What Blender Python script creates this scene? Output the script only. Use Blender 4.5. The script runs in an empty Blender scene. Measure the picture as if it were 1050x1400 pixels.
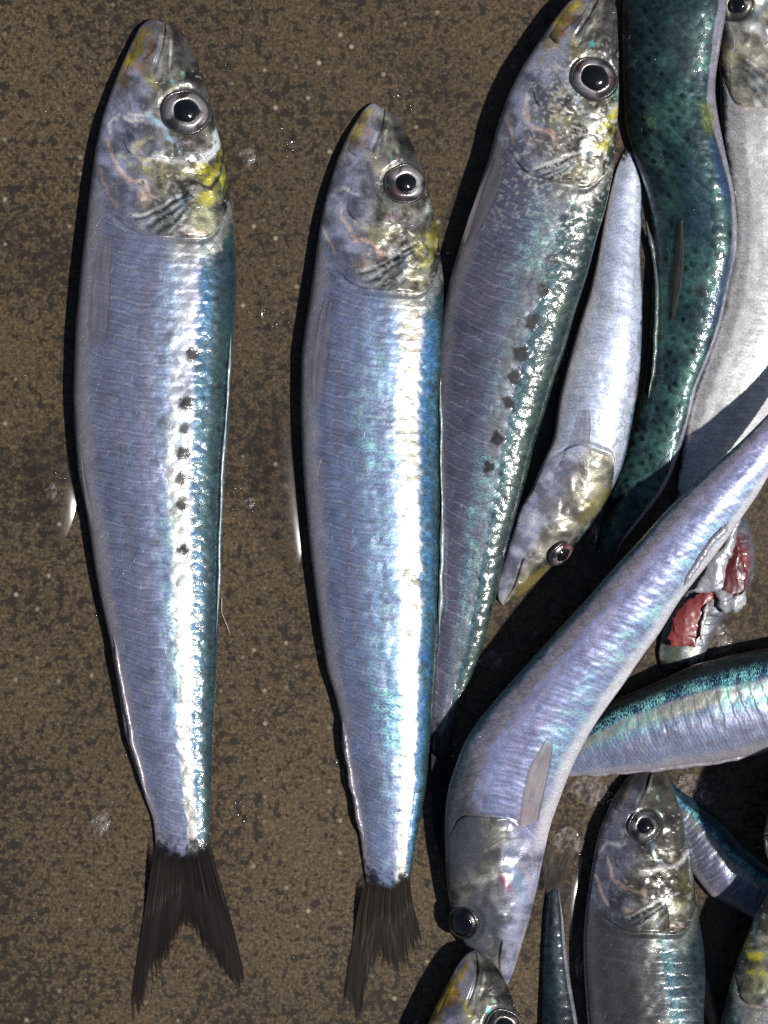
import bpy, math
import numpy as np
from mathutils import Vector

# ------------------------------------------------------------------ camera, sky, sun, exposure
SC = bpy.context.scene
COL = SC.collection
PX = 0.00013                 # metres per photo pixel on the ground (sardine about 17 cm long)
CAM_H = 0.62
LIGHT = Vector((0.52, -0.13, 0.845)).normalized()      # towards the sun

cam = bpy.data.cameras.new('camera')
cam.sensor_fit = 'VERTICAL'
cam.sensor_height = 24.0
cam.lens = 24.0 * CAM_H / (1400 * PX)
cam.clip_start = 0.02
cam.clip_end = 20.0
cam_o = bpy.data.objects.new('camera', cam)
cam_o.location = (0, 0, CAM_H)
COL.objects.link(cam_o)
SC.camera = cam_o

world = bpy.data.worlds.new('World')
SC.world = world
world.use_nodes = True
wn = world.node_tree
for n in list(wn.nodes):
    wn.nodes.remove(n)
sky = wn.nodes.new('ShaderNodeTexSky')
sky.sky_type = 'NISHITA'
sky.sun_disc = False
sky.sun_elevation = math.asin(LIGHT.z)
sky.sun_rotation = math.atan2(LIGHT.x, LIGHT.y)
bg = wn.nodes.new('ShaderNodeBackground')
bg.inputs['Strength'].default_value = 0.04
wo = wn.nodes.new('ShaderNodeOutputWorld')
wn.links.new(sky.outputs[0], bg.inputs['Color'])
wn.links.new(bg.outputs[0], wo.inputs['Surface'])

sun = bpy.data.lights.new('sun', 'SUN')
sun.energy = 5.0
sun.angle = math.radians(1.8)
sun.color = (1.0, 0.96, 0.91)
sun_o = bpy.data.objects.new('sun', sun)
sun_o.rotation_euler = (-LIGHT).to_track_quat('-Z', 'Y').to_euler()
COL.objects.link(sun_o)

vs = SC.view_settings
vs.view_transform = 'Standard'
vs.look = 'None'
vs.exposure = -0.15
vs.gamma = 1.0
vs.use_curve_mapping = False
SC.cycles.use_denoising = False
SC.cycles.sample_clamp_indirect = 6.0
SC.cycles.max_bounces = 8
SC.cycles.transparent_max_bounces = 16
SC.cycles.caustics_reflective = False
SC.cycles.caustics_refractive = False

# ------------------------------------------------------------------ small maths
def sst(a, b, x):
    t = np.clip((x - a) / (b - a), 0, 1)
    return t * t * (3 - 2 * t)

def _hash(ix, iy, seed):
    h = (ix.astype(np.int64) * 374761393 + iy.astype(np.int64) * 668265263 + seed * 982451653) & 0xFFFFFFFF
    h = ((h ^ (h >> 13)) * 1274126177) & 0xFFFFFFFF
    h = h ^ (h >> 16)
    return (h & 0xFFFFFF) / float(0xFFFFFF)

def vnoise(x, y, seed=0):
    x, y = np.broadcast_arrays(np.asarray(x, float), np.asarray(y, float))
    ix = np.floor(x); iy = np.floor(y)
    fx = x - ix; fy = y - iy
    fx = fx * fx * (3 - 2 * fx); fy = fy * fy * (3 - 2 * fy)
    a = _hash(ix, iy, seed); b = _hash(ix + 1, iy, seed)
    c = _hash(ix, iy + 1, seed); d = _hash(ix + 1, iy + 1, seed)
    return (a + (b - a) * fx) * (1 - fy) + (c + (d - c) * fx) * fy

def fbm(x, y, seed=0, oct=4):
    v = 0; amp = 0.5; tot = 0
    for k in range(oct):
        v = v + amp * vnoise(x, y, seed + 17 * k)
        tot += amp; amp *= 0.5; x = x * 2.03 + 5.1; y = y * 2.03 + 1.7
    return v / tot

def P3(x, y, z):
    """photo pixel + height (in pixels) -> metres; the camera stands CAM_H above the middle"""
    k = 1.0 - (z * PX) / CAM_H
    return np.stack([(x - 525.0) * PX * k, (700.0 - y) * PX * k, z * PX], axis=-1)

def resample(poly, n, smooth=0.012):
    p = np.array(poly, float)
    d = np.concatenate([[0], np.cumsum(np.hypot(*np.diff(p, axis=0).T))])
    m = 1200
    s = np.linspace(0, d[-1], m)
    q = np.stack([np.interp(s, d, p[:, 0]), np.interp(s, d, p[:, 1])], 1)
    w = max(2, int(m * smooth))
    for _ in range(3):
        k = np.pad(q, ((w, w), (0, 0)), mode='edge')
        k[:w] = 2 * q[0] - q[1:w + 1][::-1]
        k[-w:] = 2 * q[-1] - q[-w - 1:-1][::-1]
        c = np.cumsum(np.vstack([np.zeros((1, 2)), k]), axis=0)
        q = (c[2 * w + 1:] - c[:-2 * w - 1]) / (2 * w + 1)
    t = np.linspace(0, m - 1, n)
    i = np.arange(m)
    return np.stack([np.interp(t, i, q[:, 0]), np.interp(t, i, q[:, 1])], 1)

# ------------------------------------------------------------------ object helpers
def tag(o, label, cat, group=None):
    o['label'] = label
    o['category'] = cat
    if group:
        o['group'] = group

def empty(name, loc):
    o = bpy.data.objects.new(name, None)
    o.empty_display_size = 0.01
    o.location = Vector([float(v) for v in loc])
    COL.objects.link(o)
    return o

def put(name, me, parent=None):
    o = bpy.data.objects.new(name, me)
    COL.objects.link(o)
    if parent is not None:
        o.parent = parent
        top = parent
        off = Vector((0, 0, 0))
        while top is not None:
            off += top.location
            top = top.parent
        if off.length > 0:                      # world-space vertices -> parent space
            v = np.empty(len(me.vertices) * 3)
            me.vertices.foreach_get('co', v)
            v = (v.reshape(-1, 3) - np.array(off)).ravel()
            me.vertices.foreach_set('co', v)
            me.update()
    return o

def build_mesh(name, co, faces, mat, smooth=True, col=None, prop=None, uv=None):
    me = bpy.data.meshes.new(name)
    co = np.asarray(co, np.float32).reshape(-1, 3)
    me.vertices.add(len(co))
    me.vertices.foreach_set('co', co.ravel())
    if isinstance(faces, tuple):
        q, tri = faces
    else:
        q, tri = faces, np.zeros((0, 3), int)
    nq, ntr = len(q), len(tri)
    loops = np.concatenate([np.asarray(q, np.int32).ravel(), np.asarray(tri, np.int32).ravel()])
    me.loops.add(len(loops))
    me.polygons.add(nq + ntr)
    start = np.concatenate([np.arange(nq) * 4, nq * 4 + np.arange(ntr) * 3]).astype(np.int32)
    me.polygons.foreach_set('loop_start', start)
    me.polygons.foreach_set('loop_total', np.concatenate([np.full(nq, 4), np.full(ntr, 3)]).astype(np.int32))
    me.loops.foreach_set('vertex_index', loops)
    me.polygons.foreach_set('use_smooth', np.full(nq + ntr, smooth))
    if col is not None:
        a = me.attributes.new('Col', 'FLOAT_COLOR', 'POINT')
        c = np.ones((len(co), 4), np.float32); c[:, :3] = np.clip(col, 0, 1)
        a.data.foreach_set('color', c.ravel())
    if prop is not None:
        a = me.attributes.new('Prop', 'FLOAT_COLOR', 'POINT')
        a.data.foreach_set('color', np.asarray(prop, np.float32).ravel())
    if uv is not None:
        a = me.attributes.new('Skin', 'FLOAT_VECTOR', 'POINT')
        u = np.zeros((len(co), 3), np.float32); u[:, :2] = uv
        a.data.foreach_set('vector', u.ravel())
    me.update()
    me.validate()
    if mat is not None:
        me.materials.append(mat)
    return me

def grid_faces(nu, nv, wrap=False, flip=False, base=0):
    i = np.arange(nu - 1)[:, None]
    j = np.arange(nv if wrap else nv - 1)[None, :]
    j2 = (j + 1) % nv
    a = i * nv + j; b = i * nv + j2; c = (i + 1) * nv + j2; d = (i + 1) * nv + j
    a, b, c, d = [x.ravel() + base for x in np.broadcast_arrays(a, b, c, d)]
    return np.stack([a, d, c, b] if flip else [a, b, c, d], 1)

# ------------------------------------------------------------------ materials
def new_mat(name):
    m = bpy.data.materials.new(name)
    m.use_nodes = True
    nt = m.node_tree
    for n in list(nt.nodes):
        nt.nodes.remove(n)
    out = nt.nodes.new('ShaderNodeOutputMaterial')
    return m, nt, out

class NT:
    def __init__(self, nt): self.nt = nt
    def n(self, kind, **kw):
        x = self.nt.nodes.new('ShaderNode' + kind)
        for k, v in kw.items():
            if k.startswith('i_'):
                x.inputs[k[2:].replace('_', ' ')].default_value = v
            else:
                setattr(x, k, v)
        return x
    def l(self, a, b): self.nt.links.new(a, b)
    def math(self, op, a, b=None, c=None):
        x = self.nt.nodes.new('ShaderNodeMath'); x.operation = op
        for k, v in enumerate((a, b, c)):
            if v is None: continue
            if isinstance(v, (int, float)): x.inputs[k].default_value = v
            else: self.l(v, x.inputs[k])
        return x.outputs[0]
    def mix(self, fac, a, b, mode='MIX'):
        x = self.nt.nodes.new('ShaderNodeMix'); x.data_type = 'RGBA'; x.blend_type = mode
        for s, v in ((x.inputs[0], fac), (x.inputs[6], a), (x.inputs[7], b)):
            if isinstance(v, (int, float)): s.default_value = v
            elif isinstance(v, tuple): s.default_value = (*v, 1.0)[:4]
            else: self.l(v, s)
        return x.outputs[2]
    def ramp(self, v, pts):
        x = self.nt.nodes.new('ShaderNodeValToRGB')
        e = x.color_ramp.elements
        while len(e) < len(pts): e.new(0.5)
        for k, (p, c) in enumerate(pts):
            e[k].position = p
            e[k].color = (c, c, c, 1) if isinstance(c, (int, float)) else (*c, 1)
        self.l(v, x.inputs[0])
        return x.outputs[0]
    def vec(self, v, scale, rot=0.0):
        x = self.nt.nodes.new('ShaderNodeMapping')
        x.inputs['Scale'].default_value = scale
        x.inputs['Rotation'].default_value = (0, 0, rot)
        self.l(v, x.inputs[0])
        return x.outputs[0]

def skin_material():
    m, nt, out = new_mat('sardine_skin')
    N = NT(nt)
    acol = N.n('Attribute', attribute_name='Col').outputs['Color']
    aprop = N.n('Attribute', attribute_name='Prop')
    sk = N.n('Attribute', attribute_name='Skin').outputs['Vector']       # millimetres along / round the body
    sep = N.n('SeparateColor'); N.l(aprop.outputs['Color'], sep.inputs[0])
    metal, rough, scale = sep.outputs[0], sep.outputs[1], sep.outputs[2]
    irid = aprop.outputs['Alpha']
    # scale lattice, rows staggered
    lat = N.vec(sk, (0.56, 0.50, 1), math.radians(45))
    vor = N.n('TexVoronoi', feature='F1', i_Scale=1.0, i_Randomness=0.58)
    N.l(lat, vor.inputs['Vector'])
    ved = N.n('TexVoronoi', feature='DISTANCE_TO_EDGE', i_Scale=1.0, i_Randomness=0.58)
    N.l(lat, ved.inputs['Vector'])
    vsub = N.n('VectorMath', operation='SUBTRACT'); N.l(lat, vsub.inputs[0]); N.l(vor.outputs['Position'], vsub.inputs[1])
    vdot = N.n('VectorMath', operation='DOT_PRODUCT'); N.l(vsub.outputs[0], vdot.inputs[0]); vdot.inputs[1].default_value = (0.707, 0.707, 0)
    tilt = vdot.outputs['Value']
    vors = N.n('SeparateColor'); N.l(vor.outputs['Color'], vors.inputs[0])
    # fine streaky guanine glitter, dashes lying across the body
    gl = N.n('TexNoise', noise_dimensions='2D', i_Scale=1.0, i_Detail=2.0, i_Roughness=0.6)
    N.l(N.vec(sk, (5.2, 1.7, 1)), gl.inputs['Vector'])
    gl2 = N.n('TexNoise', noise_dimensions='2D', i_Scale=1.0, i_Detail=4.0, i_Roughness=0.65)
    N.l(N.vec(sk, (0.55, 0.28, 1)), gl2.inputs['Vector'])
    mic = N.n('TexNoise', noise_dimensions='2D', i_Scale=1.0, i_Detail=3.0, i_Roughness=0.6)
    N.l(N.vec(sk, (3.0, 3.0, 1)), mic.inputs['Vector'])
    # colour: mottling, then iridescent blue-green sun glints painted as dashes
    mott = N.ramp(mic.outputs['Fac'], [(0.25, 0.66), (0.75, 1.25)])
    c1 = N.mix(1.0, acol, mott, 'MULTIPLY')
    cell = N.ramp(vors.outputs[0], [(0.0, 0.75), (1.0, 1.2)])
    c2 = N.mix(N.math('MULTIPLY', scale, 0.8), c1, N.mix(1.0, c1, cell, 'MULTIPLY'))
    edge = N.math('MULTIPLY', N.ramp(ved.outputs['Distance'], [(0.0, 1.0), (0.11, 0.0)]), N.ramp(gl2.outputs['Fac'], [(0.36, 0.15), (0.60, 1.0)]))
    edge = N.math('MULTIPLY', edge, N.ramp(scale, [(0.02, 0.0), (0.12, 1.0)]))
    c2 = N.mix(edge, c2, N.mix(1.0, c2, N.ramp(scale, [(0.45, 1.25), (0.9, 0.50)]), 'MULTIPLY'))  # flank scale edges painted paler as if catching light; back edges darker
    ir_m = N.math('MULTIPLY', irid, N.ramp(N.math('MULTIPLY', gl.outputs['Fac'], N.math('ADD', gl2.outputs['Fac'], 0.5)), [(0.47, 0.0), (0.60, 1.0)]))
    ir_c = N.mix(N.ramp(gl2.outputs['Fac'], [(0.4, 0.0), (0.62, 1.0)]), (0.20, 0.62, 0.92), (0.32, 0.80, 0.72))
    c3 = N.mix(ir_m, c2, ir_c)
    # relief
    h_scale = N.math('ADD', N.math('MULTIPLY', tilt, 0.55), N.math('MULTIPLY', vor.outputs['Distance'], -0.5))
    h_scale = N.math('MULTIPLY', h_scale, scale)
    b1 = N.n('Bump', i_Strength=0.9, i_Distance=0.00026); N.l(h_scale, b1.inputs['Height'])
    b2 = N.n('Bump', i_Strength=0.4, i_Distance=0.00005)
    N.l(gl.outputs['Fac'], b2.inputs['Height']); N.l(b1.outputs[0], b2.inputs['Normal'])
    b3 = N.n('Bump', i_Strength=0.30, i_Distance=0.00008)
    N.l(mic.outputs['Fac'], b3.inputs['Height']); N.l(b1.outputs[0], b3.inputs['Normal'])
    p = N.n('BsdfPrincipled')
    N.l(c3, p.inputs['Base Color'])
    N.l(metal, p.inputs['Metallic'])
    rr = N.math('ADD', rough, N.math('MULTIPLY', N.math('SUBTRACT', gl2.outputs['Fac'], 0.5), 0.25))
    N.l(rr, p.inputs['Roughness'])
    N.l(b2.outputs[0], p.inputs['Normal'])
    p.inputs['Coat Weight'].default_value = 0.75
    p.inputs['Coat Roughness'].default_value = 0.10
    p.inputs['Coat IOR'].default_value = 1.38
    N.l(b3.outputs[0], p.inputs['Coat Normal'])
    p.inputs['Specular IOR Level'].default_value = 0.4
    nt.links.new(p.outputs[0], out.inputs['Surface'])
    return m

def fin_material():
    m, nt, out = new_mat('fin_membrane')
    N = NT(nt)
    acol = N.n('Attribute', attribute_name='Col').outputs['Color']
    aprop = N.n('Attribute', attribute_name='Prop')
    sk = N.n('Attribute', attribute_name='Skin').outputs['Vector']
    ray = N.n('TexNoise', noise_dimensions='2D', i_Scale=1.0, i_Detail=3.0, i_Roughness=0.6)
    N.l(N.vec(sk, (0.25, 5.5, 1)), ray.inputs['Vector'])
    c = N.mix(1.0, acol, N.ramp(ray.outputs['Fac'], [(0.3, 0.86), (0.7, 1.12)]), 'MULTIPLY')
    sep = N.n('SeparateColor'); N.l(aprop.outputs['Color'], sep.inputs[0])
    # r = opacity, g = fraying
    al = N.math('SUBTRACT', sep.outputs[0], N.math('MULTIPLY', sep.outputs[1], N.ramp(ray.outputs['Fac'], [(0.25, 0.0), (0.62, 1.0)])))
    al = N.math('MAXIMUM', al, 0.0)
    b = N.n('Bump', i_Strength=0.25, i_Distance=0.00005); N.l(ray.outputs['Fac'], b.inputs['Height'])
    p = N.n('BsdfPrincipled', i_Roughness=0.45)
    N.l(c, p.inputs['Base Color']); N.l(b.outputs[0], p.inputs['Normal'])
    p.inputs['Coat Weight'].default_value = 0.02
    p.inputs['Coat Roughness'].default_value = 0.2
    p.inputs['Specular IOR Level'].default_value = 0.08
    N.l(al, p.inputs['Alpha'])
    nt.links.new(p.outputs[0], out.inputs['Surface'])
    return m

def simple_mat(name, rough=0.2, coat=0.8, metal=0.0, bump=0.0, bscale=1500.0, sss=0.0):
    m, nt, out = new_mat(name)
    N = NT(nt)
    acol = N.n('Attribute', attribute_name='Col').outputs['Color']
    tc = N.n('TexCoord').outputs['Object']
    no = N.n('TexNoise', i_Scale=bscale, i_Detail=4.0); N.l(tc, no.inputs['Vector'])
    c = N.mix(1.0, acol, N.ramp(no.outputs['Fac'], [(0.3, 0.75), (0.7, 1.2)]), 'MULTIPLY')
    p = N.n('BsdfPrincipled', i_Roughness=rough, i_Metallic=metal)
    N.l(c, p.inputs['Base Color'])
    p.inputs['Coat Weight'].default_value = coat
    p.inputs['Coat Roughness'].default_value = 0.05
    if sss:
        p.inputs['Subsurface Weight'].default_value = sss
        p.inputs['Subsurface Radius'].default_value = (0.002, 0.0008, 0.0006)
    if bump:
        b = N.n('Bump', i_Strength=0.7, i_Distance=bump); N.l(no.outputs['Fac'], b.inputs['Height'])
        N.l(b.outputs[0], p.inputs['Normal']); N.l(b.outputs[0], p.inputs['Coat Normal'])
    nt.links.new(p.outputs[0], out.inputs['Surface'])
    return m

def water_material():
    m, nt, out = new_mat('clear_water')
    N = NT(nt)
    tr = N.n('BsdfTransparent'); tr.inputs[0].default_value = (0.93, 0.92, 0.90, 1)
    gl = N.n('BsdfGlossy', i_Roughness=0.14)
    fr = N.n('Fresnel', i_IOR=1.36)
    mx = N.n('MixShader')
    N.l(N.math('ADD', fr.outputs[0], 0.05), mx.inputs[0]); N.l(tr.outputs[0], mx.inputs[1]); N.l(gl.outputs[0], mx.inputs[2])
    nt.links.new(mx.outputs[0], out.inputs['Surface'])
    return m

def slime_material():
    m, nt, out = new_mat('wet_flake')
    N = NT(nt)
    tc = N.n('TexCoord').outputs['Object']
    no = N.n('TexNoise', i_Scale=1100.0, i_Detail=3.0); N.l(tc, no.inputs['Vector'])
    b = N.n('Bump', i_Strength=1.0, i_Distance=0.0008); N.l(no.outputs['Fac'], b.inputs['Height'])
    p = N.n('BsdfPrincipled', i_Roughness=0.22)
    p.inputs['Base Color'].default_value = (0.55, 0.5, 0.5, 1)
    N.l(N.ramp(no.outputs['Fac'], [(0.40, 0.02), (0.70, 0.35)]), p.inputs['Alpha'])
    N.l(b.outputs[0], p.inputs['Normal'])
    p.inputs['Coat Weight'].default_value = 1.0
    p.inputs['Coat Roughness'].default_value = 0.08
    nt.links.new(p.outputs[0], out.inputs['Surface'])
    return m

def ground_material():
    m, nt, out = new_mat('wet_speckled_stone')
    N = NT(nt)
    tc = N.n('TexCoord').outputs['Object']
    def noise(scale, det=4.0, ro=0.6, dist=0.0):
        x = N.n('TexNoise', i_Scale=scale, i_Detail=det, i_Roughness=ro, i_Distortion=dist); N.l(tc, x.inputs['Vector']); return x.outputs['Fac']
    base = N.mix(N.ramp(noise(18, 3), [(0.35, 0.0), (0.65, 1.0)]), (0.082, 0.057, 0.030), (0.060, 0.040, 0.019))
    base = N.mix(1.0, base, N.ramp(noise(9, 4, 0.6), [(0.32, 0.72), (0.68, 1.22)]), 'MULTIPLY')
    fine = noise(1500, 5, 0.78)
    base = N.mix(1.0, base, N.ramp(fine, [(0.30, 0.22), (0.5, 0.92), (0.70, 2.5)]), 'MULTIPLY')
    # dark mineral blots, two sizes, clustered
    clus = N.math('MULTIPLY', N.math('SUBTRACT', noise(38, 4, 0.65), 0.5), 0.42)
    bl1 = N.ramp(N.math('ADD', noise(600, 3, 0.62), clus), [(0.54, 0.0), (0.58, 1.0)])
    bl2 = N.ramp(N.math('ADD', noise(1250, 3, 0.62), clus), [(0.525, 0.0), (0.58, 1.0)])
    base = N.mix(N.math('MULTIPLY', bl1, 0.9), base, (0.012, 0.008, 0.005))
    base = N.mix(N.math('MULTIPLY', bl2, 0.7), base, (0.018, 0.011, 0.006))
    # ochre and pale quartz grains
    oc = N.ramp(noise(420, 3, 0.5), [(0.60, 0.0), (0.72, 1.0)])
    base = N.mix(N.math('MULTIPLY', oc, 0.35), base, (0.17, 0.105, 0.045))
    vo = N.n('TexVoronoi', feature='F1', i_Scale=520.0, i_Randomness=1.0); N.l(tc, vo.inputs['Vector'])
    vsep = N.n('SeparateColor'); N.l(vo.outputs['Color'], vsep.inputs[0])
    grain = N.math('MULTIPLY', N.ramp(vo.outputs['Distance'], [(0.10, 1.0), (0.28, 0.0)]), N.ramp(vsep.outputs[0], [(0.88, 0.0), (1.0, 1.0)]))
    base = N.mix(N.math('MULTIPLY', grain, 0.75), base, (0.42, 0.36, 0.27))
    b = N.n('Bump', i_Strength=0.45, i_Distance=0.00012); N.l(fine, b.inputs['Height'])
    film = noise(55, 3, 0.55)
    cb = N.n('Bump', i_Strength=0.35, i_Distance=0.0012); N.l(film, cb.inputs['Height'])
    cb2 = N.n('Bump', i_Strength=0.25, i_Distance=0.00010); N.l(fine, cb2.inputs['Height']); N.l(cb.outputs[0], cb2.inputs['Normal'])
    p = N.n('BsdfPrincipled', i_Roughness=0.55)
    p.inputs['Specular IOR Level'].default_value = 0.25
    N.l(base, p.inputs['Base Color']); N.l(b.outputs[0], p.inputs['Normal'])
    p.inputs['Coat Weight'].default_value = 0.4
    p.inputs['Coat Roughness'].default_value = 0.08
    N.l(cb2.outputs[0], p.inputs['Coat Normal'])
    nt.links.new(p.outputs[0], out.inputs['Surface'])
    return m

SKIN = skin_material()
FIN = fin_material()
EYE = simple_mat('eye_shell', 0.28, 1.0, 0.45, 0.00006, 2500)
PUPIL = simple_mat('eye_pupil', 0.10, 1.0, 0.0, 0.00005, 1400)
FLESH = simple_mat('raw_flesh', 0.36, 0.7, 0.0, 0.00008, 500, 0.3)
WATER = water_material()
SLIME = slime_material()

# ------------------------------------------------------------------ the ground
def make_ground():
    n = 60
    g = np.linspace(-0.6, 0.6, n)
    X, Y = np.meshgrid(g, g, indexing='ij')
    co = np.stack([X, Y, np.zeros_like(X)], -1).reshape(-1, 3)
    me = build_mesh('ground', co, grid_faces(n, n, flip=True), ground_material())
    o = put('ground', me)
    o['kind'] = 'structure'
    o['label'] = 'wet brown speckled stone surface under the sardines'
make_ground()

# ------------------------------------------------------------------ sardines
def srgb(r, g, b):
    f = lambda c: c / 12.92 if c <= 0.04045 else ((c + 0.055) / 1.055) ** 2.4
    return np.array([f(r / 255), f(g / 255), f(b / 255)])

class Fish:
    """a sardine lofted between its belly line and its back line (snout first)"""
    def __init__(s, name, label, belly, back, seed, ratio=0.50, z0=(0, 0), tilt=0.0, gill=0.27, nt=420, ntop=110,
                 back_c=0.5, look=None, group=None, smooth=0.012, flat_tail=True, zpts=None):
        s.seed = seed; s.gill = gill; s.back_c = back_c; s.look = look or {}
        s.tilt = tilt
        s.M = 1600
        s.B = resample(belly, s.M, smooth); s.K = resample(back, s.M, smooth)
        s.T = np.linspace(0, 1, s.M)
        w = np.hypot(*(s.K - s.B).T) / 2
        s.w = w
        h = ratio * w
        if flat_tail:
            h = h * (1 - 0.35 * sst(0.7, 1.0, s.T)) * (1 - 0.6 * sst(0.93, 1.0, s.T))
        k = np.ones(41) / 41
        hp = np.convolve(np.pad(h, 20, mode='edge'), k, mode='valid')
        hp = np.minimum(hp, h * 1.25 + 1)
        s.h = hp
        if zpts is not None:
            s.z0 = np.interp(s.T, [a for a, _ in zpts], [b for _, b in zpts])
            kk = np.ones(201) / 201
            s.z0 = np.convolve(np.pad(s.z0, 100, mode='edge'), kk, mode='valid')
        else:
            s.z0 = z0[0] + (z0[1] - z0[0]) * s.T
        mid = (s.B + s.K) / 2
        s.len_px = np.concatenate([[0], np.cumsum(np.hypot(*np.diff(mid, axis=0).T))])
        d0 = mid[s.M // 2] - mid[s.M // 2 - 20]
        e0 = (s.K - s.B)[s.M // 2]
        s.sign = 1 if (d0[0] * -e0[1] - -d0[1] * e0[0]) > 0 else -1
        s.eyes = []
        base = P3(mid[s.M // 2][0], mid[s.M // 2][1], max(0.0, s.z0[s.M // 2]))
        s.root = empty(name, base)
        tag(s.root, label, 'fish', group)
        s.nt, s.ntop = nt, ntop

    def it(s, arr, t):
        return np.interp(t, s.T, arr)

    def zsurf(s, t, c, top=True):
        """height in pixels of the skin at t along, c across (-1 belly, +1 back)"""
        h = s.it(s.h, t); w = s.it(s.w, t)
        zc = s.it(s.z0, t) + 0.48 * h
        q = np.sqrt(np.clip(1 - c * c, 0, 1))
        # belly runs out to a keel, back is rounder
        q = q * (1 - 0.16 * sst(0.1, 1.0, -c) * 1.0)
        roll = s.tilt * c * w
        return zc + (h * q if top else -0.48 * h * q) + roll

    def xy(s, t, c):
        f = (c + 1) / 2
        bx = s.it(s.B[:, 0], t); by = s.it(s.B[:, 1], t)
        kx = s.it(s.K[:, 0], t); ky = s.it(s.K[:, 1], t)
        return bx + (kx - bx) * f, by + (ky - by) * f

    def mm(s, t, c):
        u = s.it(s.len_px, t) * PX * 1000
        v = c * s.it(s.w, t) * PX * 1000 * 1.1
        return u, v

    def locate(s, x, y):
        """(t, c) of the skin under photo point (x, y)"""
        x = np.atleast_1d(np.asarray(x, float)).ravel(); y = np.atleast_1d(np.asarray(y, float)).ravel()
        sub = slice(12, s.M, 2)
        Bx, By = s.B[sub, 0], s.B[sub, 1]
        ex, ey = s.K[sub, 0] - Bx, s.K[sub, 1] - By
        L = np.hypot(ex, ey) + 1e-6
        T = s.T[sub]
        tt = np.empty_like(x); cc = np.empty_like(x)
        for a in range(0, len(x), 2000):
            px = x[a:a + 2000, None] - Bx[None]; py = y[a:a + 2000, None] - By[None]
            cr = (ex * py - ey * px) / L
            pr = (ex * px + ey * py) / L ** 2
            qq = np.clip(pr, 0, 1)
            cost = np.hypot(px - qq * ex, py - qq * ey) + 0.02 * np.abs(pr - 0.5)
            i = np.argmin(cost, 1)
            r = np.arange(len(i))
            j = np.clip(i + 1, 0, len(T) - 1); j0 = np.clip(i - 1, 0, len(T) - 1)
            ca, cb = cr[r, j0], cr[r, j]
            f = np.where(np.abs(cb - ca) > 1e-6, -ca / np.where(np.abs(cb - ca) > 1e-6, cb - ca, 1), 0.5)
            f = np.clip(f, 0, 1)
            tt[a:a + 2000] = T[j0] + (T[j] - T[j0]) * f
            cc[a:a + 2000] = pr[r, i] * 2 - 1
        return tt, cc

    def world(s, t, c, off=0.0):
        cl = np.clip(c, -0.999, 0.999)
        x, y = s.xy(t, c)
        return P3(x, y, s.zsurf(t, cl) + off)

    @staticmethod
    def rear(c):
        return 1.0 - 0.13 * np.clip((c - 0.55) / 0.38, 0, 1.1) ** 2 - 0.09 * np.clip((-c - 0.2) / 0.5, 0, 1.3) ** 1.5

    # -------------------------------------------------------------- paint
    def paint(s, t, c, x, y, u, v, top):
        lk = s.look
        sd = s.seed
        n1 = fbm(u * 0.30, v * 0.30, sd, 4)
        n2 = fbm(u * 1.1, v * 1.1, sd + 3, 3)
        n3 = fbm(u * 0.12, v * 1.0, sd + 7, 3)            # long streaks
        nx = fbm(u * 2.2, v * 0.5, sd + 9, 3)             # bands across the body
        hs = t / s.gill / s.rear(c)
        C = lambda k, d: np.array(lk.get(k, d))
        flank = C('flank', (0.36, 0.38, 0.55)) * np.array((0.68, 0.75, 0.82))
        pale = C('pale', (0.52, 0.52, 0.60)) * 0.62
        belly = C('belly', (0.46, 0.43, 0.46)) * 0.62
        silver = C('silver', (0.78, 0.77, 0.72)) * np.array((0.80, 0.76, 0.68))
        backc = C('back', (0.035, 0.085, 0.115)) * lk.get('backk', 0.6)
        back2 = C('back2', (0.045, 0.12, 0.13)) * lk.get('backk', 0.6)
        blue = C('blue', (0.05, 0.17, 0.36))
        bc = s.back_c + 0.10 * (n1 - 0.5) + lk.get('back_shift', 0.0) * (t - 0.5)
        one = np.ones_like(t)[:, None]
        col = flank * one
        # flank: lilac streaks, pale bands across (muscle blocks), silver stripe below the back with the sun's highlight painted in
        col = col + (C('lilac', (0.34, 0.30, 0.44)) * np.array((0.72, 0.74, 0.66)) - col) * (sst(0.40, 0.7, n3) * 0.45)[:, None]
        band = sst(0.58, 0.78, nx) * sst(0.25, -0.5, c)
        col = col + (pale - col) * (band * 0.6)[:, None]
        ph = (u + 1.6 * c * c - 1.2 * c + 1.3 * (n1 - .5)) / 2.1
        ln = np.abs(ph - np.floor(ph) - 0.5)
        lines = sst(0.13, 0.0, ln) * (0.25 + 0.75 * sst(0.36, 0.60, fbm(u * 0.7, v * 0.35, sd + 13, 3))) * sst(0.42, 0.1, c) * sst(-0.92, -0.7, c)
        lines = lines - 0.5 * sst(0.16, 0.0, np.abs(ln - 0.16)) * sst(0.42, 0.1, c) * sst(-0.92, -0.7, c)
        col = col + (np.array((0.62, 0.64, 0.74)) - col) * (np.maximum(lines, 0) * lk.get('lines', 0.33))[:, None]
        col = col * (1 + 0.55 * np.minimum(lines, 0) * (lk.get('lines', 0.33) > 0.2))[:, None]
        blot = sst(0.55, 0.75, fbm(u * 0.35, v * 0.22, sd + 15, 4)) * 0.2
        col = col * (1 - blot)[:, None]
        stripe = sst(bc - 0.36, bc - 0.24, c + 0.10 * (n2 - .5)) * sst(bc + 0.06, bc - 0.06, c)
        sa, sb = lk.get('stripe_t', (-1.0, -0.5))
        stripe = stripe * (0.25 + 0.75 * sst(sa, sb, t + 0.1 * (n1 - .5)))
        pt = (u + 0.4 * (n2 - .5)) / 1.35                       # scale rows crossing the stripe
        stripe = stripe * (1 - 0.45 * sst(0.12, 0.0, np.abs(pt - np.floor(pt) - .5)))
        col = col + (silver - col) * (stripe * lk.get('stripe', 0.8))[:, None]
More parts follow.
